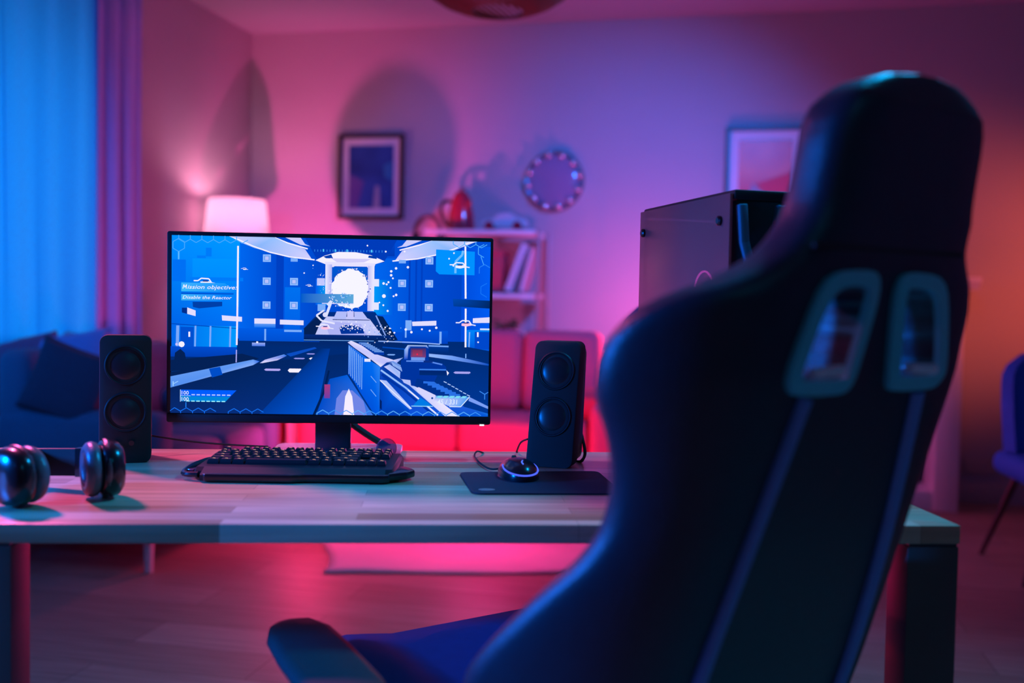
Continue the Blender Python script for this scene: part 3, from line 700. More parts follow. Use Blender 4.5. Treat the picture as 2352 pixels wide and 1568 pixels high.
# bars and rails
for q in (((513, 727), (559, 730), (559, 741), (514, 739)), ((587, 733), (635, 733), (635, 745), (587, 745)), ((645, 735), (699, 736), (699, 747), (645, 746)), ((947, 735), (1003, 732), (1003, 743), (948, 745)), ((435, 710), (454, 717), (454, 730), (435, 725)), ((1087, 725), (1126, 722), (1126, 735), (1087, 736))): P(list(q), (222, 218, 250))
Q(587, 745, 635, 754, (90, 150, 240), (0, 110, 235)); Q(932, 732, 946, 755, LB); Q(1104, 748, 1126, 753, (200, 220, 252))
P([(447, 697), (514, 696), (514, 706), (462, 712), (448, 709)], (0, 62, 165)); P([(423, 711), (435, 711), (435, 725), (423, 722)], (0, 45, 140))
P([(1040, 681), (1126, 684), (1126, 702), (1042, 698)], [(0, 70, 175), (0, 42, 105), (0, 36, 95), (0, 60, 150)])
# hall windows left and right
QH(400, 752, 548, 800, (0, 100, 230), (0, 150, 250)); LN([(400, 748), (548, 757)], 1.5, (0, 60, 170))
Q(420, 755, 450, 800, (0, 78, 205))
for x, w_ in ((414, 7), (454, 4), (488, 4), (533, 4)): LN([(x, 752), (x-1, 800)], w_, (120, 165, 245))
Q(438, 766, 442, 778, WH); Q(398, 800, 548, 824, (0, 75, 205), (0, 60, 175)); Q(398, 824, 570, 850, DK)
Q(552, 756, 700, 790, (0, 90, 225), (0, 75, 200)); Q(655, 758, 695, 763, LB); LN([(612, 757), (612, 784)], 4, LB)
Q(925, 755, 1030, 790, (0, 80, 215), (0, 60, 185)); LN([(933, 755), (933, 772)], 4, LB); LN([(1013, 757), (1013, 787)], 5, LB)
Q(1074, 752, 1126, 800, (0, 130, 245), (0, 80, 215)); Q(1092, 756, 1126, 796, (0, 70, 200)); LN([(1080, 757), (1079, 792)], 3, LB); LN([(1099, 757), (1099, 768)], 4, WH); DOT(1100, 780, 2, WH)
# dark floor and machinery
P([(552, 785), (1040, 785), (1126, 800), (1126, 956), (398, 956), (398, 860), (552, 835)], [DK, DK, DK, (0, 55, 150), (8, 40, 110), DD, DK])
Q(585, 785, 930, 800, (3, 38, 105), DK); Q(582, 789, 612, 797, (150, 170, 240), (60, 110, 220)); DOT(594, 788, 2.5, WH)
LN([(870, 781), (960, 783), (1012, 786)], 2.5, (140, 175, 245)); Q(950, 789, 1032, 808, (0, 55, 150), DK); LN([(880, 795), (950, 800)], 3, (0, 70, 180)); LN([(986, 790), (1032, 791)], 3.5, (110, 160, 240))
P([(398, 858), (398, 832), (560, 815), (598, 825), (560, 845)], DD)
P([(408, 815), (420, 806), (430, 815), (436, 845), (405, 848)], DD)
P([(398, 870), (585, 828), (600, 832), (585, 841), (398, 896)], [(95, 150, 238), (95, 150, 238), (0, 90, 220), (130, 170, 245), (80, 140, 235)])
P([(485, 851), (510, 846), (516, 864), (492, 871)], (0, 75, 195))
P([(600, 836), (612, 828), (655, 815), (662, 818), (640, 829), (606, 836)], [(160, 170, 245), (185, 185, 245), (90, 150, 240), (0, 100, 220), (200, 195, 248), (225, 220, 250)])
P([(660, 814), (725, 797), (730, 800), (670, 820)], (10, 75, 190))
P([(985, 808), (1040, 812), (1090, 822), (1126, 830), (1126, 834), (1040, 822), (985, 815)], [(140, 175, 245), (110, 155, 240), (60, 110, 220), (0, 75, 190), (0, 75, 190), (110, 155, 240), (150, 185, 245)])
for (x, y, w_, h_, c) in ((680, 852, 32, 9, WH), (721, 824, 18, 5, WH), (740, 812, 13, 4, (215, 215, 252)), (629, 851, 38, 5, (175, 165, 240)), (690, 824, 26, 3, (150, 150, 235)), (716, 813, 20, 2.5, (150, 150, 235)), (1064, 851, 40, 5, (165, 160, 235)), (900, 812, 20, 3, LB)):
    P([(x-w_/2, y), (x-w_/2+4, y-h_/2), (x+w_/2-2, y-h_/2), (x+w_/2, y), (x+w_/2-4, y+h_/2), (x-w_/2+4, y+h_/2)], c)
P([(600, 956), (740, 800), (760, 800), (730, 956)], [(0, 60, 160), (0, 45, 120), (0, 55, 150), (0, 85, 210)])
P([(760, 870), (800, 860), (860, 956), (730, 956)], [(0, 75, 190), (0, 90, 215), (60, 120, 230), (0, 75, 200)])
P([(722, 956), (745, 898), (756, 850), (760, 851), (750, 900), (728, 956)], (0, 30, 85))
Q(748, 883, 761, 915, (165, 55, 120), (110, 60, 160))
P([(776, 915), (790, 896), (812, 896), (838, 920), (846, 956), (772, 956)], (110, 130, 225))
P([(804, 892), (812, 910), (817, 953), (792, 953), (796, 910)], [(230, 225, 250), (240, 232, 252), (245, 232, 252), (245, 232, 252), (240, 232, 252)])
# gun
P([(802, 790), (822, 804), (855, 828), (875, 840), (875, 956), (860, 946), (830, 900), (816, 876), (802, 858)], [(60, 130, 235), (30, 110, 235), (0, 105, 235), (40, 130, 240), (0, 90, 225), (0, 80, 215), (0, 80, 215), (0, 85, 220), (0, 80, 215)])
for k in range(8): LN([(804+k*4.2, 794+k*3.6), (804+k*4.2, 858+k*5)], 1.3, (150, 195, 250))
P([(800, 785), (808, 781), (830, 790), (868, 812), (906, 824), (928, 818), (905, 838), (878, 842), (852, 822), (815, 797)], [(205, 200, 248), (225, 220, 250), (170, 180, 245), (200, 200, 248), (215, 210, 250), (120, 160, 240), (170, 175, 245), (235, 230, 252), (200, 200, 250), (190, 190, 248)])
Q(839, 822, 853, 829, (225, 225, 250))
P([(822, 784), (840, 784), (884, 806), (884, 813), (862, 812)], (0, 55, 165))
for k in range(8): LN([(826+k*5, 786+k*2.8), (848+k*5, 786+k*2.8)], 1.6, (130, 180, 250))
P([(875, 842), (890, 830), (905, 826), (1000, 880), (1070, 930), (1126, 945), (1126, 956), (880, 956)], [(20, 70, 190), (0, 50, 150), (120, 160, 240), (100, 150, 238), (30, 90, 215), (20, 110, 225), (0, 85, 210), (0, 75, 215)])
P([(884, 840), (897, 834), (920, 850), (1010, 915), (1060, 953), (1026, 953), (940, 880)], [(200, 200, 250), (150, 180, 245), (190, 195, 248), (225, 220, 250), (235, 230, 252), (220, 215, 250), (150, 180, 245)])
LN([(877, 848), (935, 888), (1010, 951)], 4, (150, 190, 250)); LN([(879, 858), (930, 893), (1000, 950)], 5, (0, 50, 160)); LN([(940, 893), (1010, 950)], 3, (235, 230, 252))
P([(874, 870), (890, 872), (950, 936), (945, 938), (905, 905)], (170, 190, 248)); LN([(876, 872), (948, 936)], 2.2, (230, 230, 252))
P([(876, 875), (905, 905), (945, 940), (940, 956), (876, 956)], [(0, 70, 190), (0, 85, 215), (0, 80, 210), (0, 60, 175), (0, 60, 180)])
LN([(854, 862), (867, 877)], 1.6, LB); LN([(854, 893), (867, 909)], 1.6, LB); P([(876, 915), (880, 920), (880, 940), (876, 936)], (0, 30, 100))
# sight
P([(921, 866), (923, 825), (932, 818), (932, 795), (940, 789), (980, 789), (987, 796), (987, 824), (1018, 830), (1027, 838), (1028, 848), (1010, 852), (1000, 874), (960, 885), (945, 882), (930, 872)], [(0, 50, 155)]*16)
P([(930, 800), (938, 789), (982, 789), (986, 796), (978, 793), (945, 793), (940, 800), (938, 822), (930, 822)], [(90, 150, 240), (180, 205, 250), (170, 200, 250), (60, 120, 225), (0, 60, 170), (0, 60, 170), (0, 75, 200), (0, 60, 180), (0, 75, 210)])
Q(945, 796, 980, 817, (60, 45, 110), (120, 60, 120)); Q(949, 800, 972, 814, (125, 45, 85), (150, 60, 100)); DOT(960, 810, 2, (240, 30, 80)); Q(946, 817, 978, 824, (110, 150, 230))
LN([(935, 826), (985, 826), (1018, 833)], 3, (90, 140, 235)); Q(975, 824, 996, 829, (10, 45, 130)); LN([(965, 845), (1027, 845)], 3, (60, 130, 235)); Q(966, 847, 1027, 858, (0, 35, 110), DK)
P([(925, 868), (945, 870), (947, 884), (930, 876)], (180, 190, 245)); P([(1028, 846), (1034, 852), (1030, 858)], WH)
for k in range(7): LN([(902+k*3.4, 829+k*1.8), (906+k*3.2, 838+k*2)], 1.8, (150, 185, 248))
P([(960, 866), (990, 872), (1062, 902), (1080, 908), (1010, 908), (955, 884)], (0, 48, 140))
for k in range(7): P([(975+k*10, 872+k*4.6), (1000+k*10, 873+k*4.6), (1006+k*9, 877+k*4.6), (975+k*10, 877+k*4.8)], (40, 110, 225)); LN([(1022+k*9, 872+k*5), (1029+k*9, 875+k*5)], 2, (170, 200, 250))
P([(958, 888), (965, 886), (1004, 904), (1004, 918), (995, 921), (962, 897)], (210, 208, 250))
DOT(996, 911, 2.5, (0, 60, 160))
P([(1082, 907), (1126, 928), (1126, 934), (1080, 916)], (120, 155, 240))
# HUD: ammo
P([(952, 930), (970, 905), (1082, 907), (1062, 930)], [(40, 160, 235), (60, 165, 235), (90, 170, 240), (80, 160, 240)]) if False else None
P([(1005, 905), (1082, 907), (1062, 929), (1035, 929), (1000, 915)], [(70, 160, 235), (60, 150, 240), (90, 160, 240), (170, 190, 248), (200, 205, 250)])
for k in range(5): P([(1010+k*14, 905), (1020+k*14, 905), (1016+k*14, 910), (1006+k*14, 910)], (120, 215, 240))
LN([(948, 930), (998, 930)], 1.8, (150, 220, 250)); LN([(1036, 930), (1062, 930), (1082, 907)], 1.8, (220, 235, 255))
P([(952, 929), (968, 910), (985, 920), (995, 929)], (0, 120, 225))
# HUD: bars bottom left
P([(421, 900), (548, 900), (534, 915), (421, 915)], (0, 90, 248)); P([(421, 915), (534, 915), (523, 927), (421, 927)], (0, 130, 215))
for k in range(8): Q(446+k*11.5, 910, 454+k*11.5, 913, (170, 190, 250))
for k in range(8): Q(434+k*11.5, 925, 442+k*11.5, 927.5, (150, 235, 252))
LN([(421, 900), (421, 928)], 1.5, (190, 220, 250)); LN([(421, 914), (444, 914)], 1.2, (170, 210, 250))
# HUD objective plates
Q(422, 652, 551, 674, (40, 165, 245), (60, 180, 245)) if False else None
P([(422, 653), (520, 653), (549, 673), (422, 673)], [(60, 175, 248), (20, 150, 248), (0, 130, 245), (60, 185, 245)])
P([(422, 680), (515, 680), (515, 694), (422, 694)], [(70, 185, 245), (0, 130, 245), (0, 130, 245), (60, 175, 240)]); Q(422, 676, 540, 679, (0, 80, 205))
P([(1000, 568), (1089, 572), (1089, 626), (1008, 625), (1000, 618)], (0, 142, 252))
LN([(1062, 570), (1060, 580), (1045, 595), (1045, 622)], 5, (110, 185, 250))
drone(1052, 606, .85)
# vertical light lines
LN([(549.5, 567), (549, 706)], 4, WH); LN([(549, 706), (548, 795)], 4, (240, 225, 252)); LN([(547.5, 806), (547, 835)], 2.5, (170, 170, 245))
LN([(1067, 560), (1069.5, 680)], 4.2, WH); LN([(1070, 703), (1071, 792)], 4.2, WH); LN([(1072, 807), (1072, 817)], 2.5, LB)
drone(1068, 739, .85, True)
# hexagon net
def HEX(x, y, r, c, sides): 
    for k in sides:
        a0, a1 = R(30+60*k), R(90+60*k); LN([(x+r*math.cos(a0), y+r*math.sin(a0)), (x+r*math.cos(a1), y+r*math.sin(a1))], 1.8, c)
hc = (70, 165, 250)
HEX(416, 567, 15, hc, range(6)); LN([(416, 582), (416, 600)], 3.5, (90, 180, 250))
for k in range(6): HEX(416+26*k+13, 546, 15, hc, (0, 1, 2))
for k in range(3): HEX(1117-26*k-13, 548, 15, hc, (0, 1, 2))
HEX(1110, 570, 15, hc, (1, 2, 3)); LN([(1103, 583), (1110, 602)], 1.8, hc); HEX(1112, 615, 14, (40, 130, 245), (2, 3, 4)); HEX(1118, 660, 16, (20, 115, 245), (1, 2, 3))
for k in range(8):
    if k == 4: continue
    HEX(408+27*k, 957, 15, (20, 110, 240), (2, 3, 4)); 
LN([(434, 929), (434, 941)], 2, (30, 130, 245)); HEX(405, 874, 13, (150, 200, 252), (0,)); LN([(405, 881), (405, 892)], 2.5, (150, 200, 252))
for k in range(14): HEX(745+27*k, 957, 15, (60, 150, 248) if k%3 else (90, 175, 250), (2, 3, 4))
LN([(1105, 893), (1117, 900), (1117, 912)], 1.8, (60, 140, 245)); LN([(1117, 900), (1125, 895)], 1.8, (60, 140, 245))
# sparks
for (x, y, r_) in ((898, 620, 3), (909, 613, 3), (936, 610, 3), (898, 629, 3), (902, 636, 2.2), (892, 645, 2.5), (881, 648, 3), (888, 650, 2.4), (897, 658, 2.3), (910, 674, 3), (904, 677, 2.2), (882, 677, 4.5), (872, 692, 2), (891, 711, 2.6), (881, 698, 2.2), (933, 753, 3), (946, 759, 3), (970, 752, 2.4), (1003, 748, 3), (988, 755, 2.4), (886, 749, 2), (896, 751, 2), (897, 760, 2.4), (907, 761, 2.2), (424, 795, 7), (1041, 576, 2), (1030, 589, 2), (1040, 605, 2), (843, 562, 2), (885, 575, 2.2), (928, 574, 2.4), (757, 667, 1.5), (720, 609, 1.6), (700, 627, 1.8), (737, 631, 1.4), (770, 790, 0)):
    DOT(x, y, r_, WH)
for k in range(55): DOT(rr.gauss(870, 22), rr.gauss(762, 12), rr.uniform(.5, 1.6), rr.choice([WH, LB]), 6)
for k in range(25): DOT(rr.gauss(745, 12), rr.gauss(640, 22), rr.uniform(.4, 1.2), rr.choice([WH, LB]), 6)
DOT(413, 795, 3, (200, 190, 250))
def TXT(s, x, y, size, col, shear=.25, w=None):
    cu = bpy.data.curves.new('t', 'FONT'); cu.body = s; cu.size = 1; cu.shear = shear; cu.resolution_u = 2; cu.offset = .005
    ob = bpy.data.objects.new('t', cu); COL.objects.link(ob); dg = bpy.context.evaluated_depsgraph_get()
    me = ob.evaluated_get(dg).to_mesh(); vs_ = [v.co.copy() for v in me.vertices]; fs_ = [list(p.vertices) for p in me.polygons]
    bpy.data.objects.remove(ob); bpy.data.curves.remove(cu)
    if not vs_: return
    x0_ = min(v.x for v in vs_); x1_ = max(v.x for v in vs_); sxx = (w/(x1_-x0_)) if w else size
    sy[0] -= .00005; n0 = len(verts)
    for v in vs_:
        X, Z = mxp(x+(v.x-x0_)*sxx, y-v.y*size); verts.append((X, sy[0], Z)); cols.append(srgb(*col))
    for f_ in fs_: faces.append([n0+i for i in f_])
LN([(426.5, 667), (429, 657.5), (431, 664), (435, 657.5), (434, 667)], 1.7, WH); TXT('ission objective:', 437, 667, 13, WH, w=111); TXT('Disable the Reactor', 426, 690, 10.5, WH, w=111)
TXT('100', 425, 911, 12.5, WH, 0); TXT('100', 425, 925.5, 12.5, WH, 0); TXT('45 / 331', 1008, 924, 16, (225, 235, 255), 0.1, w=46)
me = bpy.data.meshes.new('screen'); me.from_pydata(verts, [], faces)
ca = me.color_attributes.new('Col', 'FLOAT_COLOR', 'POINT')
ca.data.foreach_set('color', [c for q in cols for c in q])
sm_ = bpy.data.materials.new('screen_picture'); sm_.use_nodes = True; nt = sm_.node_tree; nt.nodes.remove(nt.nodes['Principled BSDF'])
at = nt.nodes.new('ShaderNodeVertexColor'); at.layer_name = 'Col'; e = nt.nodes.new('ShaderNodeEmission'); e.inputs[1].default_value = 1.05
nt.links.new(at.outputs[0], e.inputs[0]); nt.links.new(e.outputs[0], nt.nodes['Material Output'].inputs[0])
me.materials.append(sm_)
so = bpy.data.objects.new('screen', me); COL.objects.link(so); so.parent = mon; lab(so, 'lit blue game picture')

# monitor cable + puck
o = MB().tube([ond(800, 966, 1.862), ond(812, 976, 1.866), ond(850, 1002, 1.88), ond(885, 1022, 1.90), ond(910, 1038, 1.93), ond(930, 1075, 1.95)], .0072, flat=.9).build('monitor_cable', M['blackm'])
tag(o, 'thick black cable hanging from the monitor to the desk', 'cable')
pk = onz(888, 1053, DZ)
pu = thing('cable_puck', 'small round translucent disc beside the right keyboard end', 'disc', (pk.x, pk.y, DZ), TH)
MB().lathe([(0, 0), (.0185, 0), (.0185, .004), (.0165, .006), (0, .006)], mx=Matrix.Translation((0, 0, .0190)) @ Matrix.Rotation(R(80), 4, 'X')).build('disc', glassy('puck', (.2, .1, .2), .45, .2), pu)

# ------------------------------------------------------------------ speakers
def speaker(label, c, rotz, lean):
    s = thing('speaker', label, 'speaker', c, rotz)
    w_, h_, d_ = .084, .219, .115
    sh_ = Matrix.Identity(4); sh_[1][2] = math.tan(lean)
    bf = MB().prism(rrect(w_, h_, .013, cy=h_/2), -.008, .030, mx=sh_ @ Matrix.Rotation(PI/2, 4, 'X') @ Matrix.Scale(-1, 4, (0, 0, 1)), r=.002).build('front_baffle', M['blackm'], s)
    sh2 = Matrix.Identity(4); sh2[1][2] = math.tan(lean)*.5
    MB().box((0, .058, h_*.49), (w_-.010, .075, h_*.95), .014, 3, mx=sh2).build('cabinet', M['blackp'], s)
    for z in (.167, .087):
        mx_ = sh_ @ Matrix.Translation((0, -.009, z)) @ Matrix.Rotation(PI/2, 4, 'X')
        r_ = MB().lathe([(.0295, -.002), (.0315, .0012), (.0330, .0012), (.0345, -.001)], n=40, mx=mx_).build('driver_ring', M['blackp'], bf)
        MB().lathe([(0, -.0015), (.012, -.0025), (.024, -.005), (.029, -.006), (.0305, -.003), (.0305, .0003), (.029, .0005)][::-1], n=40, mx=mx_).build('driver_cone', mat('cone', (.02, .02, .024), .35), bf)
        MB().sph((0, 0, -.004), .0275, 24, (1, 1, .24), mx=mx_).build('dust_cap', mat('cap', (.018, .018, .022), .33), bf)
    return s
pL = onz(288, 1062, DZ); pR = onz(1262, 1072, DZ)
spl = speaker('black two-driver speaker at the left of the monitor', (pL.x, pL.y, DZ), TH+R(19), R(4))
for x in (-.015, .01):
    MB().cyl((x, -.012, .035), (x, -.008, .035), .0045).build('knob', M['blackg'], spl)
spr = speaker('black two-driver speaker at the right of the monitor, turned inward', (pR.x, pR.y, DZ), TH+R(-18), R(13))
a = ond(346, 1000, 1.80); b = ond(616, 1025, 1.90)
o = MB().tube([a, a.lerp(b, .35)+Vector((0, 0, -.004)), a.lerp(b, .7)+Vector((0, 0, -.003)), b], .0018, 6).build('speaker_cable', M['blackm'])
tag(o, 'thin black cable stretched from left speaker to the monitor base', 'cable')
q = [ond(1212, 1008, 1.80), ond(1196, 1016, 1.83), ond(1187, 1036, 1.86)]; q.append(Vector((q[2].x-.005, q[2].y+.03, DZ+.003)))
o = MB().tube(q, .0018, 6).build('speaker_cable', M['blackm']); tag(o, 'short black cable curling out left of the right speaker', 'cable')
q = [ond(1330, 975, 1.84), ond(1341, 1020, 1.82), ond(1343, 1045, 1.81), ond(1332, 1060, 1.80), ond(1310, 1056, 1.84)]
o = MB().tube(q, .003, 6).build('speaker_cable', M['blackm']); tag(o, 'black cable looping down behind the right speaker', 'cable')

# ------------------------------------------------------------------ keyboard
kF = onz(672, 1108, DZ); kr = TH+R(0.5)
kb = thing('keyboard', 'black compact gaming keyboard with glowing key legends', 'keyboard', (kF.x, kF.y, DZ), kr)
KW = .335
def sec(x, y0, y1, h0, h1, base=.003):
    return [(x, y0, base), (x, y0, h0*.7), (x, y0+.006, h0), (x, y1-.01, h1), (x, y1, h1*.8), (x, y1, base)]
MB().loft([sec(-.168, .022, .150, .014, .022), sec(-.162, .012, .158, .020, .026), sec(.160, .012, .158, .020, .026), sec(.166, .022, .150, .014, .022)]).build('body', M['blackp'], kb)
# wrist rest with a step
MB().prism([(-.150, .016), (-.150, -.006), (-.14, -.014), (.0, -.014), (.012, -.008), (.022, -.006), (.150, -.006), (.158, .0), (.158, .016)], .002, .014, r=.002).build('wrist_rest', M['blackg'], kb)
MB().loft([[(x, y0, .003), (x, y0, .012), (x, .014, .021), (x, .02, .003)] for x, y0 in ((-.148, -.012), (0, -.012), (.02, -.004), (.15, -.004))]).build('palm_slope', M['blackm'], kb)
# left wing loop, right wing
MB().tube([(-.155, .004, .010), (-.176, .010, .009), (-.186, .030, .009), (-.182, .060, .014), (-.170, .085, .018), (-.160, .09, .02)], .0055, 8, flat=.8).build('side_wing', M['blackg'], kb)
MB().prism([(.155, .0), (.185, .022), (.196, .045), (.190, .06), (.165, .09), (.155, .10)], .004, .016, r=.003).build('side_wing', M['blackg'], kb)
MB().prism([(-.172, .03), (-.185, .035), (-.182, .05), (-.170, .075)], .006, .013, r=.001).build('wing_insert', M['redglz'], kb)
keym = M['blackp']; legm = emis('key_legend', (1.0, .50, .36), .8)
def keymesh(wd, dp=.0155, h=.0085, leg=True):
    b = MB(); t_ = .78
    b.loft([[(-wd/2, -dp/2, 0), (wd/2, -dp/2, 0), (wd/2, dp/2, 0), (-wd/2, dp/2, 0)], [(-wd/2*.96, -dp/2*.95, h*.4), (wd/2*.96, -dp/2*.95, h*.4), (wd/2*.96, dp/2*.95, h*.4), (-wd/2*.96, dp/2*.95, h*.4)],
            [(-wd/2+.0022, -dp/2+.002, h*.95), (wd/2-.0022, -dp/2+.002, h*.95), (wd/2-.0022, dp/2-.0015, h), (-wd/2+.0022, dp/2-.0015, h)]])
    if leg:
        b.box((-.0006, .002, h*.99), (.0040, .0016, .0005), mi=1); b.box((.0022, -.0012, h*.97), (.0014, .0012, .0005), mi=1)
    return b
proto = {}
rows_ = [([1]*1+[0]+[1]*4+[.5]+[1]*4+[.5]+[1]*4, .150, .0), ([1]*13+[2], .128, 0), ([1.5]+[1]*12+[1.5], .109, 0), ([1.75]+[1]*11+[2.25], .090, 0), ([2.25]+[1]*10+[2.75], .071, 0), ([1.25, 1.25, 1.25, 6.25, 1.25, 1.25, 1.25, 1.25], .052, 0)]
U_ = .0168
for ri, (ks, y, _) in enumerate(rows_):
    x = -.153
    for ki, kk in enumerate(ks):
        if ri == 0 and kk in (0, .5): x += U_*(1.0 if kk == 0 else .5); continue
        wd = kk*U_-.0016; key = round(wd, 4)
        if key not in proto:
            o = keymesh(wd, leg=kk < 5).build('key', [keym, legm], kb, smooth=False); proto[key] = o
        else:
            o = proto[key].copy(); COL.objects.link(o); o.parent = kb
        o.location = (x+kk*U_/2, y-.004, .0185+.030*(y/.158)*.22); x += kk*U_
    if True:
        for j in range(3):
            if ri == 3 or (ri == 4 and j != 1): continue
            key = round(U_-.0016, 4); o = proto[key].copy(); COL.objects.link(o); o.parent = kb
            o.location = (.0975+U_/2+j*U_, y-.004, .0185+.030*(y/.158)*.22)
MB().tube([(.02, .157, .015), (.03, .17, .006), (.07, .19, .003), (.11, .20, .003)], .002, 6).build('cord', M['blackm'], kb)
kb.scale = (.955, .97, 1.0)

# ------------------------------------------------------------------ mouse pad, mouse
P4 = [W((-.084, 1.660, 0)), W((.150, 1.695, 0)), W((.172, 1.500, 0)), W((-.054, 1.480, 0))]
pcn = sum(P4, Vector())/4
mp = thing('mouse_pad', 'dark mouse pad with rounded corners at the desk front', 'mouse pad', (pcn.x, pcn.y, DZ))
def roundpoly(P_, r, n=5):
    out = []; N = len(P_)
    for i in range(N):
        p = P_[i]; a = (P_[i-1]-p).normalized(); b = (P_[(i+1) % N]-p).normalized()
        for k in range(n+1):
            t = k/n; A = p+a*r; B = p+b*r; out.append(tuple(((1-t)**2*A+2*t*(1-t)*p+t*t*B)[:2]))
    return out
MB().prism(roundpoly([p-pcn for p in P4], .018), .0003, .003, r=.0006).build('pad', M['navy'], mp)
lg = onz(1118, 1129, DZ)-pcn
MB().lathe([(0, 0), (.011, 0), (.011, .0006), (0, .0006)], mx=Matrix.Translation((lg.x, lg.y, .003)) @ Matrix.Rotation(TH, 4, 'Z') @ Matrix.Diagonal((1.15, .8, 1, 1))).build('logo_patch', mat('patch', (.6, .2, .2), .6), mp)
mq = onz(1190, 1092, DZ+.004)
ms = thing('computer_mouse', 'black mouse with a glowing blue light strip on the pad', 'mouse', (mq.x, mq.y, DZ+.0032), TH+R(12))
def mouse_pt(u, v):   # u angle around, v height 0..1
    a = 2*PI*u; rx, ry = .034, .058
    k = math.sqrt(max(0, 1-v**2.2)); x = rx*math.cos(a)*(.90+.10*abs(math.sin(a)))*k; y = ry*math.sin(a)*k
    return Vector((x, y+.0, .003+.029*v*(1-.22*(y+.02)/ry*.6)))
N_ = 36
MB().loft([[(.033*math.cos(2*PI*i/N_), .057*math.sin(2*PI*i/N_), 0) for i in range(N_)]]+[[mouse_pt(i/N_, v) for i in range(N_)] for v in (0, .15, .3, .5, .65, .8, .9, .97, .995)]).build('shell', M['blackg'], ms, ang=60)
strip = [mouse_pt(.5+.5*k/24+.0, .24+.34*abs((k-12)/12)**2)*1.0+Vector((0, 0, 0)) for k in range(25)]
strip = [Vector((p.x*1.012, p.y*1.012, p.z)) for p in strip]
MB().tube(strip, .0015, 6).build('light_strip', emis('mouse_led', (.07, .12, 1.0), 1.3), ms)
MB().cyl((-.003, .034, .0215), (.003, .034, .0215), .0075).build('scroll_wheel', M['blackm'], ms)
MB().tube([mouse_pt(.76, .90)*1.01, mouse_pt(.735, .84)*1.02, mouse_pt(.745, .76)*1.015], .0012, 6).build('logo_light', emis('mouse_logo', (.07, .16, 1.0), 1.3), ms)
c0 = Vector((-.005, .056, .006)); inv = Matrix.Rotation(-(TH+R(12)), 4, 'Z')
def ml(v): return inv @ (v-Vector(ms.location))
MB().tube([c0, ml(onz(1130, 1077, DZ+.004)), ml(onz(1105, 1065, DZ+.003)), ml(ond(1090, 1048, 1.83)), ml(ond(1096, 1036, 1.86)), ml(ond(1110, 1040, 1.89))], .0017, 6).build('cord', M['blackm'], ms)

# ------------------------------------------------------------------ headset on the desk (lying, band arcing away)
hR = onz(240, 1146, DZ); hL = onz(48, 1166, DZ)
hs = thing('headset', 'glossy black over-ear headphones lying at the left desk edge', 'headphones', ((hR.x+hL.x)/2, (hR.y+hL.y)/2, DZ))
hs.rotation_euler = (0, 0, math.atan2(hR.y-hL.y, hR.x-hL.x)); D = (hR-hL).length/2
CZ = .0420
for s, an in ((-1, R(20)), (1, R(-6))):
    B = Matrix.Translation((s*(D), .012, CZ)) @ Matrix.Rotation(an, 4, 'Z') @ Matrix.Rotation(s*PI/2, 4, 'Y')   # local z -> outward
    def ov(r, z, e=1.0):
        return [Vector((r*.96*math.copysign(abs(math.cos(2*PI*k/40))**.82, math.cos(2*PI*k/40)), r*1.0*math.copysign(abs(math.sin(2*PI*k/40))**.82, math.sin(2*PI*k/40)), z)) for k in range(40)]
    cup = MB().loft([ov(.035, -.004), ov(.0405, .0), ov(.0415, .010), ov(.039, .020), ov(.031, .026), ov(.015, .029)], mx=B).build('ear_cup', M['blackg'], hs, ang=60)
    pad = MB(); rings = []
    for k in range(33):
        a = 2*PI*(k % 32)/32; ring_ = []
        for j in range(10):
            b_ = 2*PI*j/10; rr_ = .0300+.0108*math.cos(b_); ring_.append(Vector((rr_*math.cos(a)*.96, rr_*math.sin(a), -.014+.011*math.sin(b_))))
        rings.append(ring_)
    pad.loft(rings, caps=False, mx=B).build('ear_pad', mat('pad_leather', (.10, .12, .16), .32, bump=.3, bscale=300), cup, ang=80)
    MB().lathe([(0, -.008), (.022, -.008), (.022, -.004), (0, -.004)], mx=B).build('speaker_mesh', M['blackm'], cup)
    MB().lathe([(.0415, .001), (.0425, .004), (.0415, .007)], n=40, mx=B).build('chrome_ring', M['steel'], cup)
bandp = [(-D-.012, .03, CZ+.004), (-D-.006, .07, CZ), (-D+.03, .125, CZ-.004), (0, .15, CZ-.006), (D-.03, .125, CZ-.004), (D+.006, .07, CZ), (D+.012, .03, CZ+.004)]
def band(pts, h, th):
    pts = smooth_path(pts); rg_ = []
    for i, p in enumerate(pts):
        t = (pts[min(i+1, len(pts)-1)]-pts[max(i-1, 0)]).normalized(); nrm = Vector((t.y, -t.x, 0)).normalized()
        rg_.append([p+nrm*th/2+Vector((0, 0, -h/2)), p-nrm*th/2+Vector((0, 0, -h/2)), p-nrm*th/2+Vector((0, 0, h/2)), p+nrm*th/2+Vector((0, 0, h/2))])
    return MB().loft(rg_)
hb = band(bandp, .040, .008).build('headband', M['blackm'], hs)
sp_ = smooth_path(bandp)
for i0 in (11, len(sp_)-13):
    band([tuple(sp_[i]) for i in range(i0, i0+6)], .0425, .0095).build('slider', M['blackg'], hb)
    band([tuple(sp_[i]) for i in range(i0+5, i0+7)], .0435, .0100).build('red_trim', M['redglz'], hb)

# ------------------------------------------------------------------ computer tower
A_ = ond(1688, 433, 1.49); B_ = ond(1478, 481, 1.84)
pzt = (A_.z+B_.z)/2
ang_ = math.atan2(B_.y-A_.y, B_.x-A_.x)-PI/2      # local +y runs from near corner to far corner
PL = math.hypot(B_.x-A_.x, B_.y-A_.y); PWD = .205; PH = pzt-DZ
pcx = thing('computer_tower', 'black gaming computer tower with tinted glass side on the desk', 'computer', (A_.x, A_.y, DZ), ang_)
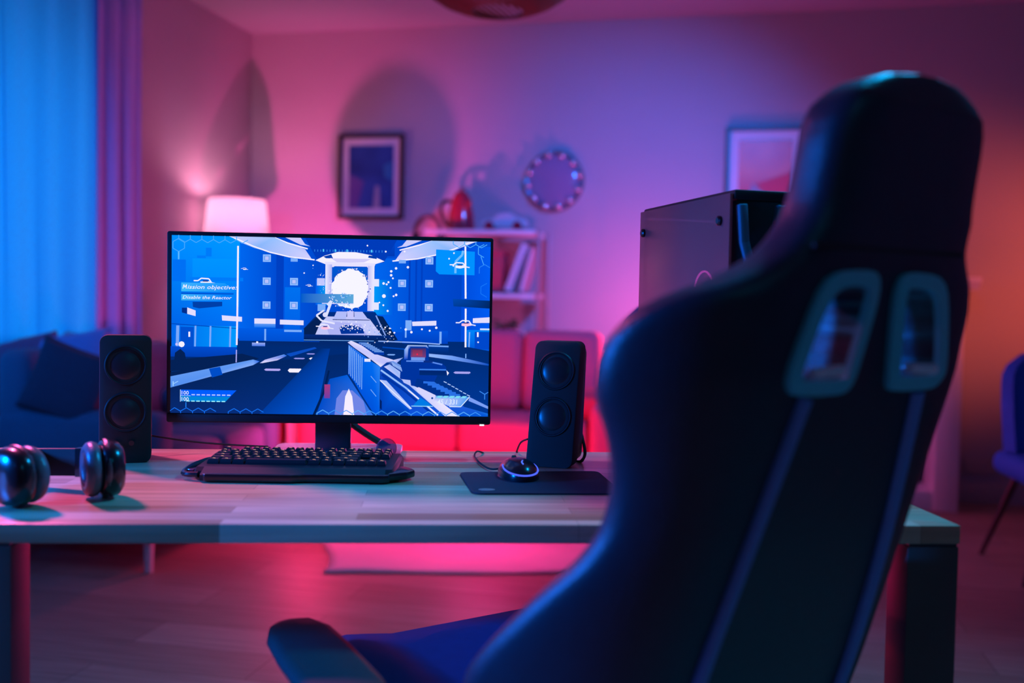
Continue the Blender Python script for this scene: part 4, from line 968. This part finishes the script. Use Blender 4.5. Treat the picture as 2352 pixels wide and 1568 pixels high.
# local: x 0..PWD to the right, y 0..PL away
MB().box((PWD/2, PL/2, .018), (PWD, PL, .012), .002).build('bottom_panel', M['blackp'], pcx)
for x in (.02, PWD-.02):
    for y in (.03, PL-.03): MB().cyl((x, y, 0), (x, y, .014), .011).build('foot', M['blackm'], pcx)
MB().box((PWD/2, PL/2, PH-.008), (PWD, PL, .016), .004).build('top_panel', M['blackp'], pcx)
MB().box((PWD-.004, PL/2, PH/2), (.006, PL-.004, PH-.04)).build('right_panel', M['blackp'], pcx)
MB().box((PWD/2, PL-.006, PH/2), (PWD-.004, .010, PH-.04)).build('rear_panel', M['blackp'], pcx)
fpn = MB().box((PWD/2+.002, .02, PH/2+.004), (PWD-.008, .03, PH-.035), .004).build('front_panel', M['blackm'], pcx)
# V-shaped trim strips
def bar3(a, b, w_, dpt, m, nm='front_trim'):
    a = Vector(a); b = Vector(b); v = b-a; l_ = v.length; ax = math.atan2(v.z, v.x)
    mxx = Matrix.Translation((a+b)/2) @ Matrix.Rotation(-ax, 4, 'Y')
    return MB().box((0, 0, 0), (l_, dpt, w_), .002, mx=mxx).build(nm, m, fpn)
for (p1, p2) in (((.012, .001, PH-.022), (.017, .001, PH-.08)), ((.016, .001, PH-.075), (.043, .001, PH-.165)), ((.076, .001, PH-.022), (.064, .001, PH-.115)), ((.066, .001, PH-.11), (.045, .001, PH-.168)),
                 ((.044, .001, PH-.16), (.030, .001, PH-.28)), ((.030, .001, PH-.27), (.020, .001, .05)), ((.076, .001, PH-.025), (.150, .001, PH-.09)), ((.150, .001, PH-.085), (.180, .001, PH-.28)), ((.180, .001, PH-.27), (.165, .001, .05))):
    bar3(p1, p2, .014, .014, M['pctrim'])
# glass side with screws
sg_ = MB().box((-.004, PL/2, PH/2+.004), (.005, PL-.004, PH-.02), .001).build('side_glass', M['pcglass'], pcx)
for y in (.032, PL-.022):
    for z in (PH-.045, .06): MB().lathe([(0, 0), (.0075, 0), (.0075, .004), (.005, .006), (0, .006)], n=16, mx=Matrix.Translation((-.0065, y, z)) @ Matrix.Rotation(-PI/2, 4, 'Y')).build('thumb_screw', M['blackg'], sg_)
# interior
MB().box((.14, PL/2, PH/2), (.004, PL-.06, PH-.08)).build('motherboard_tray', M['steel'], pcx)
MB().box((.10, PL*.60, PH*.60), (.05, .19, .05), .004).build('graphics_card', mat('gpu', (.12, .10, .12), .4), pcx)
MB().box((.11, PL*.62, PH*.82), (.02, .10, .06), .003).build('memory_modules', mat('ram', (.3, .2, .25), .4), pcx)
MB().box((.09, PL/2, .06), (.13, PL-.06, .08), .003).build('power_supply_cover', M['blackm'], pcx)
fcz = PH-.155
for fz in (fcz, fcz-.125):
    fm = Matrix.Translation((.012, .115, fz)) @ Matrix.Rotation(-PI/2, 4, 'Y')
    for r_, n_ in ((.036, 40),):
        MB().tube([fm @ Vector((r_*math.cos(2*PI*k/24), r_*math.sin(2*PI*k/24), .004)) for k in range(24)], .0016, 6, closed=True).build('fan_light_ring', emis('fan_led', (1.0, .10, .75), 6), pcx)
    fb = MB()
    for k in range(7):
        a = 2*PI*k/7
        fb.box((.019, 0, 0), (.026, .014, .0015), mx=fm @ Matrix.Rotation(a, 4, 'Z') @ Matrix.Rotation(R(25), 4, 'X'))
    fb.cyl(fm @ Vector((0, 0, -.006)), fm @ Vector((0, 0, .003)), .011)
    fb.build('fan_blades', mat('fan', (.6, .2, .28), .5), pcx)
light('tower_fan_light', 'POINT', Matrix.Translation((A_.x, A_.y, DZ)) @ Matrix.Rotation(ang_, 4, 'Z') @ Vector((.05, .14, fcz)), .35, (1, .05, .3), size=.02)

# ------------------------------------------------------------------ gaming chair
CS = .95; RC = .89*CS; F0 = 1.16*CS; CA = R(34)
zz_ = lambda z: CAMH-(CAMH-z)*CS
fvec = np.array([-math.sin(CA), math.cos(CA), 0]); rvec = np.array([math.cos(CA), math.sin(CA), 0])
gp = W(rvec*RC+fvec*F0)
gc = thing('gaming_chair', 'large black bucket gaming chair seen from behind at the right', 'chair', (gp.x, gp.y, 0), TH+CA)
SPZ = [.40, .45, .613, .80, .968, 1.10, 1.272, 1.4]; SPF = [.845, .825, .767, .705, .655, .632, .602, .59]
HWZ = [.42, .50, .56, .619, .659, .70, .734, .766, .80, .839, .875, .91, .94, .97, .998, 1.023, 1.042, 1.055, 1.07, 1.089, 1.105, 1.145, 1.18, 1.205, 1.225, 1.24, 1.252, 1.262, 1.270, 1.2745]
HWU = [.20, .28, .305, .306, .295, .279, .264, .247, .235, .233, .238, .248, .260, .264, .262, .254, .238, .212, .182, .152, .140, .128, .125, .124, .121, .114, .103, .088, .064, .025]
def spine(z): return float(np.interp(z, SPZ, SPF))
UCZ = lambda z: float(np.interp(z, [1.05, 1.13], [0, .030]))
def wing(u, z):
    c = float(np.interp(z, [.5, 1.0, 1.1, 1.2], [4.2, 4.2, 2.5, 1.5])); a = max(0, abs(u)-.125); return min(c*a*a, .13)
def cpt(u, f, z): return Vector((u*CS, f*CS-F0, zz_(z)))
def rear(u, z, off=0): return cpt(u, spine(z)+wing(u, z)+off, z)
zr = []
for i in range(len(HWZ)-1):
    for k in range(3): zr.append(HWZ[i]+(HWZ[i+1]-HWZ[i])*k/3)
zr.append(HWZ[-1])
rings = []; NM = 56
hz = lambda z: float(np.interp(z, HWZ, HWU))
sm_h = [np.mean([hz(min(max(z+d, .42), 1.2745)) for d in ((-.012, -.006, 0, .006, .012) if z < 1.19 else (0,))]) for z in zr]
for z, hw in zip(zr, sm_h):
    th = float(np.interp(z, [.42, .6, 1.0, 1.1, 1.24, 1.262, 1.2745], [.08, .085, .07, .085, .085, .062, .02])); r_ = []
    rnd = float(np.interp(z, [1.24, 1.2745], [0, .03]))
    for k in range(NM):
        a = 2*PI*k/NM; c, s_ = math.cos(a), math.sin(a)
        u = hw*math.copysign(abs(c)**.45, c); w_ = th/2*math.copysign(abs(s_)**.62, s_)
        f = spine(z)+wing(u, z)+th/2+w_+rnd*(.5)
        r_.append(cpt(u+UCZ(z), f, z))
    rings.append(r_)
bkr = MB().loft(rings).build('backrest', M['leather'], gc, ang=60)
HO = [(-.100, 1.074), (-.022, 1.078), (-.012, 1.055), (-.028, .960), (-.040, .950), (-.115, .950), (-.129, .965), (-.127, .985)]
def inset(P_, d):
    cx_ = sum(p[0] for p in P_)/len(P_); cy_ = sum(p[1] for p in P_)/len(P_); out = []
    n = len(P_)
    for i in range(n):
        p = Vector(P_[i]); a = Vector(P_[i-1]); b = Vector(P_[(i+1) % n]); e1 = (p-a).normalized(); e2 = (b-p).normalized()
        n1 = Vector((e1.y, -e1.x)); n2 = Vector((e2.y, -e2.x)); m_ = (n1+n2)
        if m_.length < 1e-6: m_ = n1
        m_.normalize(); k = d/max(.5, m_.dot(n1)); q = p+m_*k
        if (q-Vector((cx_, cy_))).length > (p-Vector((cx_, cy_))).length: q = p-m_*k
        out.append((q.x, q.y))
    return out
HI = inset(HO, .016)
def dense(P_, k=5):
    P3 = [Vector((x, 0, y)) for x, y in P_]; return [(p.x, p.z) for p in smooth_round(P3, k)]
def smooth_round(P3, k):
    out = []; n = len(P3)
    for i in range(n):
        a, b = P3[i], P3[(i+1) % n]
        for j in range(k): out.append(a.lerp(b, j/k))
    for _ in range(3): out = [(out[i-1]+out[i]*2+out[(i+1) % len(out)])/4 for i in range(len(out))]
    return out
HOd, HId = dense(HO), dense(HI)
for s in (-1, 1):
    cb = MB().loft([[cpt(-s*u, f, z) for u, z in HId] for f in (.5, 1.0)]).build('cut', M['leather'])
    cb.matrix_world = gc.matrix_basis.copy() if False else Matrix.Translation(gc.location) @ Matrix.Rotation(TH+CA, 4, 'Z')
    md = bkr.modifiers.new('b', 'BOOLEAN'); md.operation = 'DIFFERENCE'; md.solver = 'EXACT'; md.object = cb
    bpy.context.view_layer.update(); dg = bpy.context.evaluated_depsgraph_get()
    nm = bpy.data.meshes.new_from_object(bkr.evaluated_get(dg)); bkr.modifiers.clear(); bkr.data = nm
    bpy.data.objects.remove(cb)
    b = MB(); q4 = []
    for P_, o_ in ((HOd, .004), (HOd, -.006), (HId, -.008), (HId, .075), ):
        q4.append([rear(-s*u, z, o_) for u, z in P_])
    b.loft(q4, caps=False)
    b.build('opening_trim', M['trim'], bkr, ang=50)
    MB().tube([rear(-s*(-.100), .974, -.008), rear(-s*(-.056), .976, -.008)], .0055, 10).build('strap_buckle', M['buckle'], bkr)
bkr.data.polygons.foreach_set('use_smooth', [True]*len(bkr.data.polygons)); bkr.data.set_sharp_from_angle(angle=R(50))
for s in (-1, 1):
    MB().tube([rear(s*u, z, -.001) for u, z in ((.092, .948), (.105, .86), (.117, .769), (.126, .68), (.130, .60), (.128, .50))], .0085, 10, flat=.9).build('blue_piping', M['piping'], bkr)
MB().tube([rear(u, 1.098, .0015) for u in np.linspace(-.118, .125, 15)], .0025, 6).build('head_seam', M['blackm'], bkr)
# seat
sq = []
def seatrow(f, hw, zb_, ztop, bol):
    r_ = []
    prof_ = [(-1, zb_), (-1.0, (zb_+ztop)/2), (-.97, ztop+bol*.9), (-.86, ztop+bol), (-.72, ztop+bol*.6), (-.55, ztop), (0, ztop), (.55, ztop), (.72, ztop+bol*.6), (.86, ztop+bol), (.97, ztop+bol*.9), (1.0, (zb_+ztop)/2), (1, zb_)]
    return [cpt(u*hw, f, z) for u, z in prof_]
MB().loft([seatrow(.87, .20, .38, .43, .01), seatrow(.92, .26, .36, .455, .03), seatrow(1.05, .275, .355, .46, .04), seatrow(1.25, .275, .365, .485, .035), seatrow(1.38, .27, .37, .495, .02), seatrow(1.44, .262, .38, .495, .012), seatrow(1.475, .25, .395, .475, .01)]).build('seat', M['velvet'] if False else mat('seat_leather', (.004, .20, .66), .85, spec=.08, noise=.1, bump=.2), gc, ang=60)
MB().box((0, 1.15*CS-F0, zz_(.345)), (.34, .40, .03), .006).build('seat_plate', M['blackm'], gc)
for s in (-1, 1):
    # arm pad
    pd = []
    for f, hw, zt_ in ((1.03, .034, .568), (1.045, .046, .574), (1.09, .053, .577), (1.22, .053, .579), (1.30, .048, .581), (1.34, .036, .579), (1.358, .02, .575)):
        tow = (f-1.2)*-.12*s
        u0 = s*(.372)+tow
        pd.append([cpt(u0+hw*c_, f, z_) for c_, z_ in ((-1, zt_-.014), (-.92, zt_-.004), (-.7, zt_), (0, zt_+.001), (.7, zt_), (.92, zt_-.004), (1, zt_-.014), (.85, zt_-.024), (0, zt_-.026), (-.85, zt_-.024))])
    MB().loft(pd)  .build('arm_pad', M['blackm'], gc, ang=60)
    y_ = 1.20*CS-F0; xx = s*.368*CS
    MB().box((xx, y_, zz_(.545)), (.06, .12, .016), .004).build('arm_slide', M['blackm'], gc)
    MB().box((xx, y_, zz_(.47)), (.045, .075, .17), .008).build('arm_post', M['blackp'], gc)
    MB().box((xx, y_+.04, zz_(.53)), (.02, .03, .02), .004).build('arm_button', M['steel'], gc)
    MB().tube([(xx, y_, zz_(.40)), (xx, y_, zz_(.345)), (xx-s*.06, y_, zz_(.338)), (s*.16, y_, zz_(.338))], .02, 10).build('arm_bracket', M['blackp'], gc)
for s in (-1, 1):
    MB().box((s*.27*CS, .93*CS-F0, zz_(.42)), (.02, .14, .12), .008).build('hinge_cover', M['blackp'], gc)
MB().cyl((0, 0, .10), (0, 0, zz_(.335)), .028).build('gas_lift', M['steel'], gc)
MB().lathe([(0, .075), (.05, .075), (.055, .12), (.035, .135), (0, .135)]).build('hub', M['blackp'], gc)
for k in range(5):
    a = 2*PI*k/5+.3; e_ = Vector((math.cos(a), math.sin(a), 0))
    ba_ = MB().tube([e_*.04+Vector((0, 0, .105)), e_*.18+Vector((0, 0, .095)), e_*.31+Vector((0, 0, .07))], (.024, .016), 10); ba_ = ba_.build('base_arm', M['blackp'], gc)
    pp = e_*.31; tg = Vector((-e_.y, e_.x, 0))
    c_ = MB(); c_.cyl(pp+tg*.012+Vector((0, 0, .028)), pp+tg*.028+Vector((0, 0, .028)), .028).cyl(pp-tg*.012+Vector((0, 0, .028)), pp-tg*.028+Vector((0, 0, .028)), .028).cyl(pp+Vector((0, 0, .03)), pp+Vector((0, 0, .075)), .009)
    c_.build('caster', M['blackm'], ba_)
# lumbar cushion
lc = cushion(.32, .20, .11).build('lumbar_cushion', M['leather'])
wl = Matrix.Translation(gc.location) @ Matrix.Rotation(TH+CA, 4, 'Z')
lc.matrix_world = wl @ Matrix.Translation(cpt(0, .955, .555)) @ Matrix.Rotation(R(18), 4, 'X')
tag(lc, 'black lumbar cushion on the gaming chair seat, against its backrest', 'cushion')
